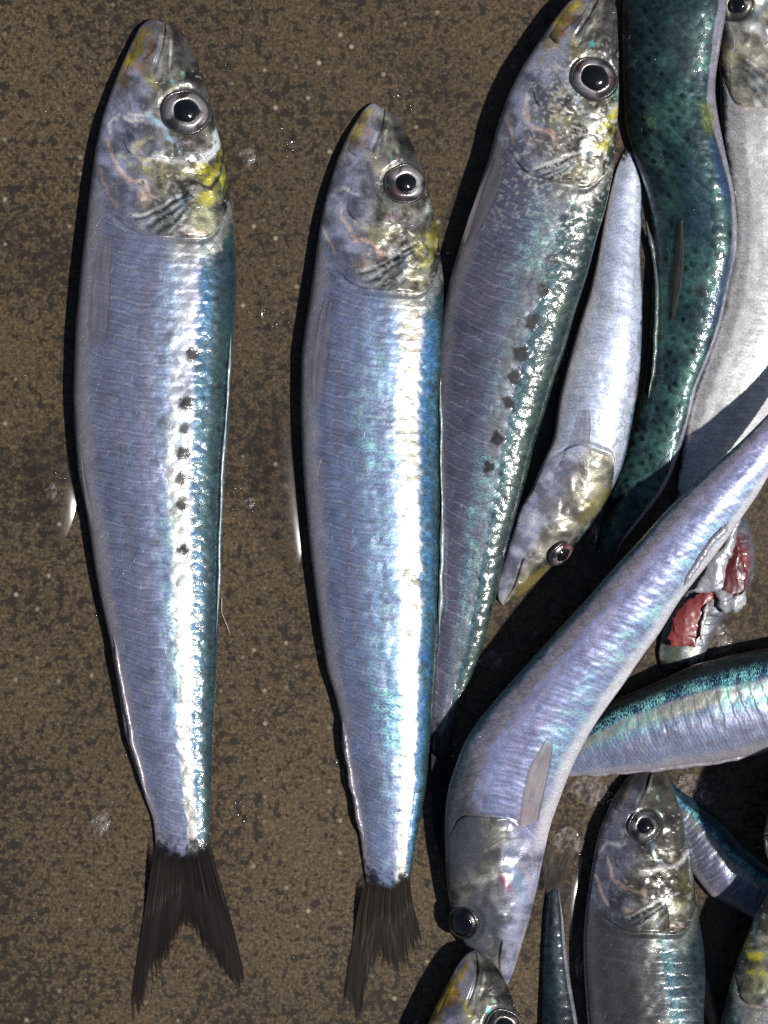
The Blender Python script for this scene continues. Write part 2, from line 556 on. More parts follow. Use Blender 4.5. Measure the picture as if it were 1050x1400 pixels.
        metal = np.full_like(t, lk.get('metal', 0.48)) + 0.25 * stripe * lk.get('stripe', 0.8)
        rough = np.full_like(t, lk.get('rough', 0.42)) - 0.04 * stripe
        # belly keel
        bl = sst(-0.68, -0.88, c + 0.12 * (n1 - 0.5))
        col = col + (belly - col) * (bl * lk.get('bellyw', 0.85))[:, None]
        metal = metal * (1 - 0.7 * bl); rough = rough + 0.02 * bl
        # back
        bk = sst(bc - 0.03, bc + 0.10, c + 0.10 * (n2 - 0.5))
        bcol = backc + (back2 - backc) * sst(0.35, 0.65, n1)[:, None]
        bcol = bcol + (blue - bcol) * (sst(0.17, 0.02, np.abs(c - bc - 0.11)) * lk.get('bluew', 0.8) * sst(0.3, 0.6, n2 * 0.5 + n3 * 0.5))[:, None]
        col = col + (bcol - col) * bk[:, None]
        metal = metal * (1 - bk) + lk.get('back_metal', 0.26) * bk
        rough = rough * (1 - bk) + 0.46 * bk
        # dark centre of each back scale, staggered rows
        pu = (u * 0.56 * 0.7071 - v * 0.50 * 0.7071) + 0.35 * (n1 - .5); pv = (u * 0.56 * 0.7071 + v * 0.50 * 0.7071) + 0.35 * (n2 - .5)
        du = pu - np.floor(pu) - 0.5; dv = pv - np.floor(pv) - 0.5
        cellr = _hash(np.floor(pu), np.floor(pv), sd)
        ex_ = 0.25 * (_hash(np.floor(pu), np.floor(pv), sd + 1) - .5); ey_ = 0.25 * (_hash(np.floor(pu), np.floor(pv), sd + 2) - .5)
        dot = sst(0.46, 0.10, np.hypot(du + 0.12 + ex_, dv + 0.12 + ey_) + 0.3 * (fbm(u * 2.5, v * 2.5, sd + 5, 2) - .5)) * (0.15 + 0.85 * cellr)
        col = col * (1 - (0.72 * dot * bk * lk.get('dots', 1.0)))[:, None]
        # pale rim (edge of the turned-up flank)
        if 'rim' in lk:
            a, b, rc = lk['rim']
            r = sst(a, b, c + 0.05 * (n1 - .5) + 0.22 * (fbm(u * 0.07, 0 * u, sd + 61, 2) - .5)) * (0.55 + 0.45 * n2)
            col = col + (np.array(rc) - col) * r[:, None]
            metal = metal * (1 - 0.6 * r)
            bk = bk * (1 - r)
        spot = np.zeros_like(t)
        for (sx, sy, sr, ss) in lk.get('spots', ()):
            d = np.hypot(x - sx, y - sy) + 7 * (n2 - 0.5) + 4 * (vnoise(x * .35, y * .35, sd) - .5)
            k = sst(sr, sr * 0.55, d) * ss
            col = col + (np.array((0.006, 0.006, 0.009)) - col) * k[:, None]
            spot = np.maximum(spot, k); metal = metal * (1 - k); rough = rough + 0.1 * k; stripe = stripe * (1 - k)
        # peduncle: greyer, mixed
        pd = sst(0.90, 1.0, t)
        pd = np.maximum(pd * 0.5, sst(0.928, 0.958, t + 0.05 * (fbm(u * 1.3, v * 1.3, sd + 71, 3) - .5) - 0.014 * sst(0.6, 0.0, np.abs(c))))
        col = col * (1 - 0.96 * pd)[:, None]; scale_k = 1 - pd; metal = metal * (1 - 0.95 * pd); rough = rough + 0.12 * pd
        scale = 0.34 + 0.66 * bk + 0.3 * stripe + 0.12 * sst(0.1, 0.5, c) + lk.get('flank_scale', 0.0)
        irid = np.zeros_like(t)
        if 'irid' in lk:
            a, b, w = lk['irid']
            irid = sst(a - 0.25, a + 0.1, c) * sst(b + 0.2, b - 0.05, c) * w * sst(0.22, 0.34, t) * sst(1.0, 0.75, t)
            irid = irid * (0.35 + 0.65 * sst(0.40, 0.6, fbm(u * 0.10, v * 0.10, sd + 21, 3)))
        irid = np.maximum(irid, 0.55 * bk * sst(0.3, 0.05, np.abs(c - bc - 0.05)) * lk.get('edge_irid', 0.22))
        irid = irid * (1 - spot); scale = scale * (1 - 0.7 * spot)
        # ---------------- head
        hw = lk.get('head', 1.0)
        if hw > 0:
            wu = 0.05 * (fbm(u * 0.30, v * 0.30, sd + 31, 2) - 0.5) * 2
            wv = 0.14 * (fbm(u * 0.30, v * 0.30, sd + 37, 2) - 0.5) * 2
            rag = 0.30 * (fbm(u * 1.3, v * 1.3, sd + 39, 3) - 0.5)
            H = hs + wu; D = c + wv
            hd = sst(1.03 + 0.02 * sst(0.2, -0.3, c), 0.985 - 0.10 * sst(0.2, -0.3, c), hs + 0.05 * (n2 - .5) * sst(0.2, -0.3, c))
            tone = lk.get('head_tone', 1.0)
            hc = (np.array((0.33, 0.34, 0.46)) * one + (np.array((0.22, 0.21, 0.17)) - np.array((0.33, 0.34, 0.46))) * sst(-0.55, 0.15, c + wv)[:, None]) * tone
            hm = np.full_like(t, 0.42); hr = np.full_like(t, 0.30)
            feat = lk.get('feat', 1.0)
            def blob(a, b, ra, rb, cc, k, m=None, r=None):
                nonlocal hc, hm, hr
                q = np.sqrt(((H - a) / ra) ** 2 + ((D - b) / rb) ** 2) + rag
                f = sst(1.0, 0.35, q) * k * feat
                hc = hc + (np.array(cc) - hc) * f[:, None]
                if m is not None: hm = hm + (m - hm) * f
                if r is not None: hr = hr + (r - hr) * f
            def line(a0, b0, a1, b1, wd, cc, k, m=None, wq=1.0):
                nonlocal hc, hm
                pa, pb = hs + wu * wq - a0, (c + wv * wq - b0) * 0.3
                ax, bx = a1 - a0, (b1 - b0) * 0.3
                q = np.clip((pa * ax + pb * bx) / (ax * ax + bx * bx), 0, 1)
                d = np.hypot(pa - q * ax, pb - q * bx)
                f = sst(wd, wd * 0.3, d) * k * feat
                hc = hc + (np.array(cc) - hc) * f[:, None]
                if m is not None: hm = hm + (m - hm) * f
            yel = lk.get('yellow', 1.0)
            # dark top of the head
            f = sst(0.30, 0.62, D + 0.25 * (0.4 - hs)) * sst(0.62, 0.40, hs)
            hc = hc + (np.array((0.050, 0.048, 0.046)) - hc) * f[:, None]; hm = hm * (1 - 0.6 * f); hr = hr + (0.28 - hr) * f
            f = sst(0.72, 0.95, D) * sst(0.4, 0.55, hs)
            hc = hc + (np.array((0.055, 0.065, 0.06)) - hc) * f[:, None]
            for mi, (kind, pts, wd, cc, k, m, rg) in enumerate(HEAD_MARKS):
                kk = k * (yel if rg == 'y' else 1.0)
                if sd != 11 and kind != 'fan' and rg != 'y':
                    rn = math.sin(sd * 12.9898 + mi * 78.233) * 43758.5453
                    kk = kk * min(1.0, 0.15 + 1.15 * (rn - math.floor(rn)))
                jx = (0.0 if sd == 11 else 0.028) * math.sin(sd * 1.7 + wd * 300 + pts[0][0] * 40); jy = (0.0 if sd == 11 else 0.11) * math.cos(sd * 2.3 + pts[0][1] * 30 + wd * 100)
                best = None
                wq = 0.35 if kind == 'fan' else 0.8
                hx = hs + wu * wq; cx = (c + wv * wq) * 0.29
                if len(pts) == 1:
                    best = np.hypot(hx - pts[0][0] - jx, cx - (pts[0][1] + jy) * 0.29)
                for (a0, b0), (a1, b1) in zip(pts[:-1], pts[1:]):
                    pa, pb = hx - a0 - jx, cx - (b0 + jy) * 0.29
                    ax, bx = a1 - a0, (b1 - b0) * 0.29
                    q = np.clip((pa * ax + pb * bx) / (ax * ax + bx * bx + 1e-9), 0, 1)
                    d = np.hypot(pa - q * ax, pb - q * bx)
                    best = d if best is None else np.minimum(best, d)
                f = sst(wd, wd * (0.35 if kind == 'fan' else 0.25), best + (0.0 if kind == 'fan' else wd * 1.3) * (rag * 2.2 + 0.12)) * kk * feat
                hc = hc + (np.array(cc) - hc) * f[:, None]
                hm = hm + (m * 0.5 - hm) * f
                hr = hr + ((0.22 if m > 0.7 else 0.32) - hr) * f
            cl = fbm(u * 0.5, v * 0.38, sd + 47, 4)
            hc = hc * (0.55 + 0.95 * sst(0.30, 0.70, cl))[:, None]
            # flecks of silver, with the head's small glints painted in
            fl = sst(0.66, 0.76, fbm(u * 1.6, v * 1.2, sd + 41, 3)) * sst(0.25, 0.4, hs) * 0.85 * feat * (0.35 + 0.65 * sst(-0.7, -0.2, c))
            hc = hc + (np.array((0.74, 0.72, 0.68)) - hc) * fl[:, None]; hm = hm + (0.9 - hm) * fl; hr = hr + (0.22 - hr) * fl
            dk = sst(0.52, 0.70, fbm(u * 0.8, v * 0.8, sd + 43, 4)) * 0.5 * feat * sst(-0.6, 0.1, c)
            hc = hc * (1 - dk)[:, None]
            hk = hd * hw
            col = col + (hc - col) * hk[:, None]
            metal = metal + (hm - metal) * hk
            rough = rough + (hr - rough) * hk
            scale = scale * (1 - hk * 0.95)
            irid = irid * (1 - hk)
            # ragged silver shoulder behind the gill
            sh = sst(1.0, 1.02, hs) * sst(1.14, 1.04, hs + 0.10 * (n2 - .5)) * sst(0.0, 0.3, c)
            sh = sh * lk.get('shoulder', 0.8)
            col = col + (np.array((0.62, 0.62, 0.56)) - col) * (sh * 0.8)[:, None]
            metal = metal + (0.85 - metal) * sh; rough = rough + (0.3 - rough) * sh * .6
        if 'specks' in lk:  # whitish specks painted in for the sparkle of wet skin
            h0, h1, amt = lk['specks']
            sp = sst(0.60, 0.70, fbm(u * 2.1, v * 1.6, sd + 81, 3)) * sst(h0, h0 + 0.1, hs) * sst(h1, h0 + 0.3, hs) * sst(-0.95, -0.6, c) * amt
            col = col + (np.array((0.88, 0.86, 0.80)) - col) * sp[:, None]
            metal = metal + (0.55 - metal) * sp; rough = rough + (0.25 - rough) * sp
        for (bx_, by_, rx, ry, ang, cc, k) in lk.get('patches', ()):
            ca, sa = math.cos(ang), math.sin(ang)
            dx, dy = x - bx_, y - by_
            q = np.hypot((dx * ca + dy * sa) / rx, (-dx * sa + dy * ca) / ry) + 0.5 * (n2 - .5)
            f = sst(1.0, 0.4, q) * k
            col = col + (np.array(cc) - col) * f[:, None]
        tone = lk.get('tone', 1.0)
        col = col * tone
        prop = np.stack([np.clip(metal, 0, 1), np.clip(rough, 0.05, 1), np.clip(scale, 0, 1), np.clip(irid, 0, 1)], 1)
        return np.clip(col, 0.0, 0.95), prop

    def relief(s, t, c, u, v):
        """height offset in pixels: soft lumps, ribs, gill slit, mouth"""
        hs = t / s.gill / s.rear(c)
        n = fbm(u * 0.22, v * 0.22, s.seed + 51, 3) - 0.5
        ph = (u + 1.6 * c * c - 1.2 * c + 1.3 * (fbm(u * 0.30, v * 0.30, s.seed, 4) - .5)) / 2.1
        row = (ph - np.floor(ph)) * sst(1.02, 1.06, hs) * sst(-0.95, -0.7, c) * sst(0.98, 0.85, t)
        r = 3.2 * n + s.look.get('rows', 0.55) * row + 0.9 * (fbm(u * 0.9, v * 0.35, s.seed + 53, 3) - 0.5)
        if s.look.get('head', 1.0) > 0:
            hd = sst(1.02, 0.97, hs)
            r = r + hd * (7.0 * (fbm(u * 0.33, v * 0.33, s.seed + 57, 2) - 0.5) + 0.9 * s.look.get('sparkle', 1.0) * (fbm(u * 1.7, v * 1.4, s.seed + 59, 3) - 0.5))
            r = r - 3.5 * sst(0.990, 1.0, hs) * sst(1.03, 1.005, hs) * sst(-0.9, -0.5, c) * sst(0.98, 0.8, c)
            def seg(a0, b0, a1, b1):
                pa, pb = hs - a0, (c - b0) * 0.3
                ax, bx = a1 - a0, (b1 - b0) * 0.3
                q = np.clip((pa * ax + pb * bx) / (ax * ax + bx * bx), 0, 1)
                return np.hypot(pa - q * ax, pb - q * bx)
            r = r - 5.0 * s.look.get('mouth', 1.0) * sst(0.020, 0.006, np.minimum(seg(0.0, 0.08, 0.12, 0.08), seg(0.12, 0.08, 0.30, -0.22)))
            for (et, ec, er) in s.eyes:
                x0, y0 = s.xy(et, ec); x1, y1 = s.xy(t, c)
                d = np.hypot(x1 - x0, y1 - y0) / er
                r = r * sst(0.7, 1.5, d) - 3.0 * sst(1.25, 0.90, d) + 0.0 * sst(0.2, 0.0, np.abs(d - 1.25))
        return r

    # -------------------------------------------------------------- parts
    def body(s):
        nt, nb = s.nt, 36
        tt = np.linspace(0, 1, nt) ** 1.04
        th = np.concatenate([np.linspace(0, math.pi, s.ntop), np.linspace(math.pi, 2 * math.pi, nb + 2)[1:-1]])
        nr = len(th)
        t = np.repeat(tt, nr); a = np.tile(th, nt)
        c = np.cos(a); top = np.sin(a) >= -1e-9
        x, y = s.xy(t, c)
        cl = np.clip(c, -1, 1)
        z = np.where(top, s.zsurf(t, cl, True), s.zsurf(t, cl, False))
        u, v = s.mm(t, c)
        r = s.relief(t, c, u, v)
        z = z + np.where(top, r * np.sin(a) * np.minimum(1, s.it(s.w, t) / 30), 0)
        co = P3(x, y, z)
        col, prop = s.paint(t, c, x, y, u, v, top)
        # underside, unseen: pale flank
        f = grid_faces(nt, nr, wrap=True, flip=(s.sign < 0))
        # end caps
        e0 = co[:nr].mean(0); e1 = co[-nr:].mean(0)
        co = np.vstack([co, e0, e1])
        col = np.vstack([col, col[0], col[-1]]); prop = np.vstack([prop, prop[0], prop[-1]])
        uv = np.vstack([np.stack([u, v], 1), [0, 0], [u[-1], 0]])
        j = np.arange(nr); j2 = (j + 1) % nr
        n0 = nt * nr
        t0 = np.stack([np.full(nr, n0), j2, j], 1); t1 = np.stack([np.full(nr, n0 + 1), (nt - 1) * nr + j, (nt - 1) * nr + j2], 1)
        if s.sign < 0:
            t0 = t0[:, ::-1]; t1 = t1[:, ::-1]
        me = build_mesh('body', co, (f, np.vstack([t0, t1])), SKIN, col=col, prop=prop, uv=uv)
        return put('body', me, s.root)

    def plate(s, name, hs_front, hs_rear, c0, c1, lift=4.0, n=(70, 70), dark=1.0):
        """a bony plate lying over the head skin: hs_front(c), hs_rear(c) in head lengths"""
        p = np.linspace(0, 1, n[0]); q = np.linspace(0, 1, n[1])
        P, Q = [m.ravel() for m in np.meshgrid(p, q, indexing='ij')]
        c = c0 + (c1 - c0) * Q
        hs = hs_front(c) + (hs_rear(c) - hs_front(c)) * P
        t = hs * s.gill
        u, v = s.mm(t, c)
        r = s.relief(t * 0.985, c, u, v) * 0.55
        off = lift * (0.02 + 0.98 * P ** 1.8)
        edge = np.minimum(np.minimum(Q, 1 - Q) * 3.0, (1 - P) * 22)
        off = off * sst(0, 1, edge) - 3.5 * sst(0.30, 0.0, edge) + r
        off = np.where(P < 0.02, -2, off)
        x, y = s.xy(t, c)
        z = s.zsurf(t, np.clip(c, -.999, .999)) + off
        col, prop = s.paint(t * 0.985, c, x, y, u, v, np.ones_like(t, bool))
        co = P3(x, y, z)
        me = build_mesh(name, co, grid_faces(n[0], n[1], flip=(s.sign > 0)), SKIN, col=col * dark, prop=prop, uv=np.stack([u, v], 1))
        return put(name, me, s.root)

    def gill_cover(s, lift=3.2, c0=-0.62, c1=0.93):
        rear = s.rear
        front = lambda c: 0.70 + 0.03 * np.sin(c * 2) + 0.0 * c
        return s.plate('gill_cover', front, rear, c0, c1, lift)

    def cheek(s, lift=4.5):
        rear = lambda c: 0.68 - 0.07 * np.clip((c - 0.2) / 0.3, 0, 1) ** 2 - 0.10 * np.clip((-c - 0.35) / 0.3, 0, 1) ** 2
        front = lambda c: 0.46 + 0.03 * c
        return s.plate('cheek_plate', front, rear, -0.66, 0.30, lift, (40, 40))

    def jaw(s, lift=5.0):
        rear = lambda c: 0.37 - 0.10 * np.clip((c + 0.1) / 0.2, 0, 1) - 0.03 * np.clip((-c - 0.6) / 0.3, 0, 1)
        front = lambda c: 0.012 + 0.0 * c
        return s.plate('lower_jaw', front, rear, -0.93, 0.06, lift, (44, 36))

    def eye(s, x, y, r, iris=(0.44, 0.43, 0.44), pink=0.4, pupil=0.54, look_up=0.35, squash=None):
        t, c = s.locate(x, y)
        t, c = float(t[0]), float(c[0])
        cc = max(-0.9, min(0.9, c))
        e = 0.012
        p0 = s.world(np.array([t]), np.array([cc]))[0]
        pu = s.world(np.array([t + e]), np.array([cc]))[0] - s.world(np.array([t - e]), np.array([cc]))[0]
        pv = s.world(np.array([t]), np.array([cc + 0.06]))[0] - s.world(np.array([t]), np.array([cc - 0.06]))[0]
        n = Vector(pu).cross(Vector(pv)).normalized()
        if n.z < 0: n = -n
        n = (n + Vector((0, 0, 1)) * look_up).normalized() if squash is None else Vector(squash).normalized()
        z = float(s.zsurf(np.array([t]), np.array([cc]))[0])
        p0 = Vector(P3(np.array(x, float), np.array(y, float), np.array(z)))
        ax = Vector((0, 1, 0)) - n * n.y
        ax.normalize(); ay = n.cross(ax)
        R = r * PX
        def lathe(name, prof, colf, mat, parent):
            m = 48
            an = np.linspace(0, 2 * math.pi, m, endpoint=False)
            pr = np.array(prof)
            rr = np.repeat(pr[:, 0], m); zz = np.repeat(pr[:, 1], m); A = np.tile(an, len(pr))
            wob = 1 + 0.05 * np.sin(2 * A + s.seed) + 0.02 * np.sin(5 * A + 2 * s.seed)
            X = rr * np.cos(A) * R * wob; Y = rr * np.sin(A) * R * wob; Z = zz * R
            co = np.array(p0)[None] + X[:, None] * np.array(ax) + Y[:, None] * np.array(ay) + Z[:, None] * np.array(n)
            col = colf(rr, A)
            me = build_mesh(name, co, grid_faces(len(pr), m, wrap=True, flip=True), mat, col=col)
            return put(name, me, parent)
        def c_rim(rr, A):
            k = np.clip((rr - 0.8) / 0.3, 0, 1)[:, None]
            return np.array((0.10, 0.10, 0.11)) * (1 - k) + np.array((0.025, 0.025, 0.028)) * k
        def c_iris(rr, A):
            nn = fbm(np.cos(A) * 1.6 + 4, np.sin(A) * 1.6 + rr * 2 + 4, s.seed, 3)
            base = np.array(iris)[None] * (0.10 + 0.62 * sst(0.42, 0.64, nn) + 0.45 * sst(pupil + 0.10, pupil + 0.03, rr) * sst(0.35, 0.6, nn))[:, None]
            k = (sst(0.5, 0.75, fbm(np.cos(A) * 1.3 + 9, np.sin(A) * 1.3 + 9, s.seed + 5, 2)) * pink)[:, None]
            base = base * (1 - k) + np.array((0.26, 0.06, 0.05)) * k
            base = base * (1 - 0.85 * sst(0.84, 0.93, rr))[:, None]
            return np.clip(base, 0, 1)
        ey = lathe('eye', [(1.08, -0.20), (1.03, -0.03), (0.99, 0.02), (0.96, 0.025), (0.93, 0.01), (0.91, -0.05), (0.91, -0.25)], c_rim, EYE, s.root)
        lathe('iris', [(0.95, -0.04), (0.88, 0.07), (0.76, 0.16), (0.66, 0.20), (pupil + 0.01, 0.205), (pupil - 0.04, 0.16), (pupil - 0.06, 0.05)], c_iris, EYE, ey)
        lathe('pupil', [(pupil, 0.14), (pupil - 0.02, 0.21), (pupil * .8, 0.27), (pupil * .55, 0.325), (pupil * .28, 0.35), (0.001, 0.358)], lambda rr, A: np.full((len(rr), 3), 0.004), PUPIL, ey)
        return t, c

    def sheet(s, name, edge_a, edge_b, col, opacity=0.9, fray=0.0, off=3.0, zfix=None, n=(60, 26), thick=1.2, mat=None, curl=0.0, parent=None, smooth=0.02, bulge=1.0):
        """thin fin between two traced edges; lies on the skin (zfix None) or at given heights"""
        A = resample(edge_a, n[0], smooth); Bq = resample(edge_b, n[0], smooth)
        q = np.linspace(0, 1, n[1])
        x = (A[:, None, 0] * (1 - q) + Bq[:, None, 0] * q).ravel()
        y = (A[:, None, 1] * (1 - q) + Bq[:, None, 1] * q).ravel()
        Pp = np.repeat(np.linspace(0, 1, n[0]), n[1]); Q = np.tile(q, n[0])
        if zfix is None:
            t, c = s.locate(x, y)
            z = s.zsurf(t, np.clip(c, -0.93, 0.93)) + off
        else:
            z = zfix[0] + (zfix[1] - zfix[0]) * Pp + off
        ln = np.hypot(*(A[-1] - A[0])); wd = np.hypot(*(A - Bq).T).mean()
        u = Pp * ln * 0.13; v = Q * wd * 0.13
        z = z + bulge * 1.6 * (fbm(u * 0.08 + s.seed, v * 2.6, s.seed + 3, 2) - 0.5) + curl * np.sin(Q * math.pi)
        nn = fbm(u * 0.4, v * 0.8, s.seed + 11, 3)
        colr = np.array(col)[None] * (0.7 + 0.6 * nn)[:, None] * (1 - 0.6 * sst(0.90, 0.98, Q))[:, None]
        fr = fray * sst(0.45, 1.0, Pp + 0.25 * (fbm(v * 1.6, 0 * v, s.seed + 2, 2) - .5))
        prop = np.stack([opacity * sst(0.0, 0.25, Q + 0.2 * Pp) * sst(1.0, 0.8, Pp), fr, np.zeros_like(u), np.ones_like(u)], 1)
        k = np.minimum(np.minimum(Q, 1 - Q) * 10, 1)
        up = P3(x, y, z + thick * 0.5 * k); dn = P3(x, y, z - thick * 0.5 * k - 0.02)
        co = np.vstack([up, dn])
        fl = s.sign
        f = np.vstack([grid_faces(n[0], n[1]), grid_faces(n[0], n[1], flip=True, base=len(up))])
        me = build_mesh(name, co, f, mat or FIN, col=np.vstack([colr, colr]), prop=np.vstack([prop, prop]), uv=np.vstack([np.stack([u, v], 1)] * 2))
        return put(name, me, parent or s.root)

    def tail_lobe(s, outer, base_mid, fork, trail, col, parent=None, z=(12, 3), opacity=0.95, fray=1.0, n=(90, 70), seed=0, fade=0.0):
        """fan of fin rays: outer edge (base to tip), trailing edge tip -> fork"""
        O = resample(outer, n[0], 0.02)
        tr = resample([outer[-1]] + list(trail) + [fork], n[1], 0.02)
        v = np.linspace(0, 1, n[0]); u = np.linspace(0, 1, n[1])
        b0 = np.array(outer[0], float); b1 = np.array(base_mid, float)
        Pb = b0[None] * (1 - u)[:, None] + b1[None] * u[:, None]
        ext = 1 + (0.07 if fray <= 1.0 else 0.2) * (vnoise(u * 34, u * 0, s.seed + seed) - 0.55) * (fray > 0)
        V = v[:, None, None] * ext[None, :, None]
        X = Pb[None] * (1 - V) + tr[None] * V
        dev = O - (O[0] * (1 - v)[:, None] + O[-1] * v[:, None])
        X = X + dev[:, None, :] * (1 - u)[None, :, None]
        x = X[..., 0].ravel(); y = X[..., 1].ravel()
        Vv = np.repeat(v, n[1]); U = np.tile(u, n[0])
        zz = z[0] + (z[1] - z[0]) * sst(0, 0.5, Vv) + 0.10 * (vnoise(U * 26, Vv * 2, s.seed + seed + 5) - 0.5) + 3.0 * (fbm(U * 3, Vv * 3, s.seed + seed, 2) - .5) * Vv
        ln = np.hypot(*(O[-1] - O[0])) * 0.13
        uu = Vv * ln * 0.35; vv = U * 5.5
        fr = fray * sst(0.80, 1.02, Vv + 0.16 * (vnoise(U * 9, 0 * U, s.seed + seed + 1) - .5))
        nn = fbm(U * 16, Vv * 2.0, s.seed + seed + 9, 3)
        colr = np.array(col)[None] * (0.75 + 0.5 * nn)[:, None]
        fin_in = sst(0.0, fade, Vv + 0.10 * (fbm(U * 7, Vv * 3, s.seed + seed + 31, 3) - .5) - 0.05 * U) if fade else 1.0
        prop = np.stack([opacity * (1 - 0.25 * sst(0.5, 1, Vv)) * fin_in, fr, 0 * fr, 1 + 0 * fr], 1)
        up = P3(x, y, zz + 0.7); dn = P3(x, y, zz - 0.7)
        f = np.vstack([grid_faces(n[0], n[1]), grid_faces(n[0], n[1], flip=True, base=len(up))])
        me = build_mesh('tail_lobe', np.vstack([up, dn]), f, FIN, col=np.vstack([colr] * 2), prop=np.vstack([prop] * 2), uv=np.vstack([np.stack([uu, vv], 1)] * 2))
        return put('tail_lobe', me, parent or s.root)

    def ridge(s, name, line, w, h, col, seed=0, mat=None, off=0.0, n=160, ragged=0.6, zadd=None):
        """slender irregular fold or fin edge lying along a traced line on the body"""
        Lp = resample(line, n, 0.02)
        d = np.gradient(Lp, axis=0); d /= np.hypot(*d.T)[:, None] + 1e-9
        nrm = np.stack([-d[:, 1], d[:, 0]], 1)
        t, c = s.locate(Lp[:, 0], Lp[:, 1])
        z = s.zsurf(t, np.clip(c, -.97, .97)) + off
        if zadd is not None: z = zadd + 0 * z
        tt = np.linspace(0, 1, n)
        ta = np.minimum(1, np.minimum(tt, 1 - tt) * 8)
        nz = 1 - ragged + 2 * ragged * fbm(tt * n * 0.07, tt * 0, s.seed + seed, 3)
        W = w * ta * nz; Hh = h * ta * nz
        m = 10
        an = np.linspace(0, 2 * math.pi, m, endpoint=False)
        wob = (fbm(tt * 14, tt * 0 + 3, s.seed + seed + 4, 2) - .5) * w * 0.8
        x = (Lp[:, 0] + nrm[:, 0] * wob)[:, None] + nrm[:, 0][:, None] * np.cos(an)[None] * W[:, None]
        y = (Lp[:, 1] + nrm[:, 1] * wob)[:, None] + nrm[:, 1][:, None] * np.cos(an)[None] * W[:, None]
        zz = z[:, None] + np.sin(an)[None] * Hh[:, None]
        co = P3(x.ravel(), y.ravel(), zz.ravel())
        N_ = n * m
        cn = fbm(np.repeat(tt * 40, m), np.tile(an, n), s.seed, 3)
        colr = np.array(col)[None] * (0.6 + 0.8 * cn)[:, None]
        prop = np.tile(np.array([[0.25, 0.35, 0.0, 0.0]]), (N_, 1))
        uv = np.stack([np.repeat(tt * 20, m), np.tile(an * w * .13, n)], 1)
        me = build_mesh(name, co, grid_faces(n, m, wrap=True, flip=False), mat or SKIN, col=colr, prop=prop, uv=uv)
        return put(name, me, s.root)

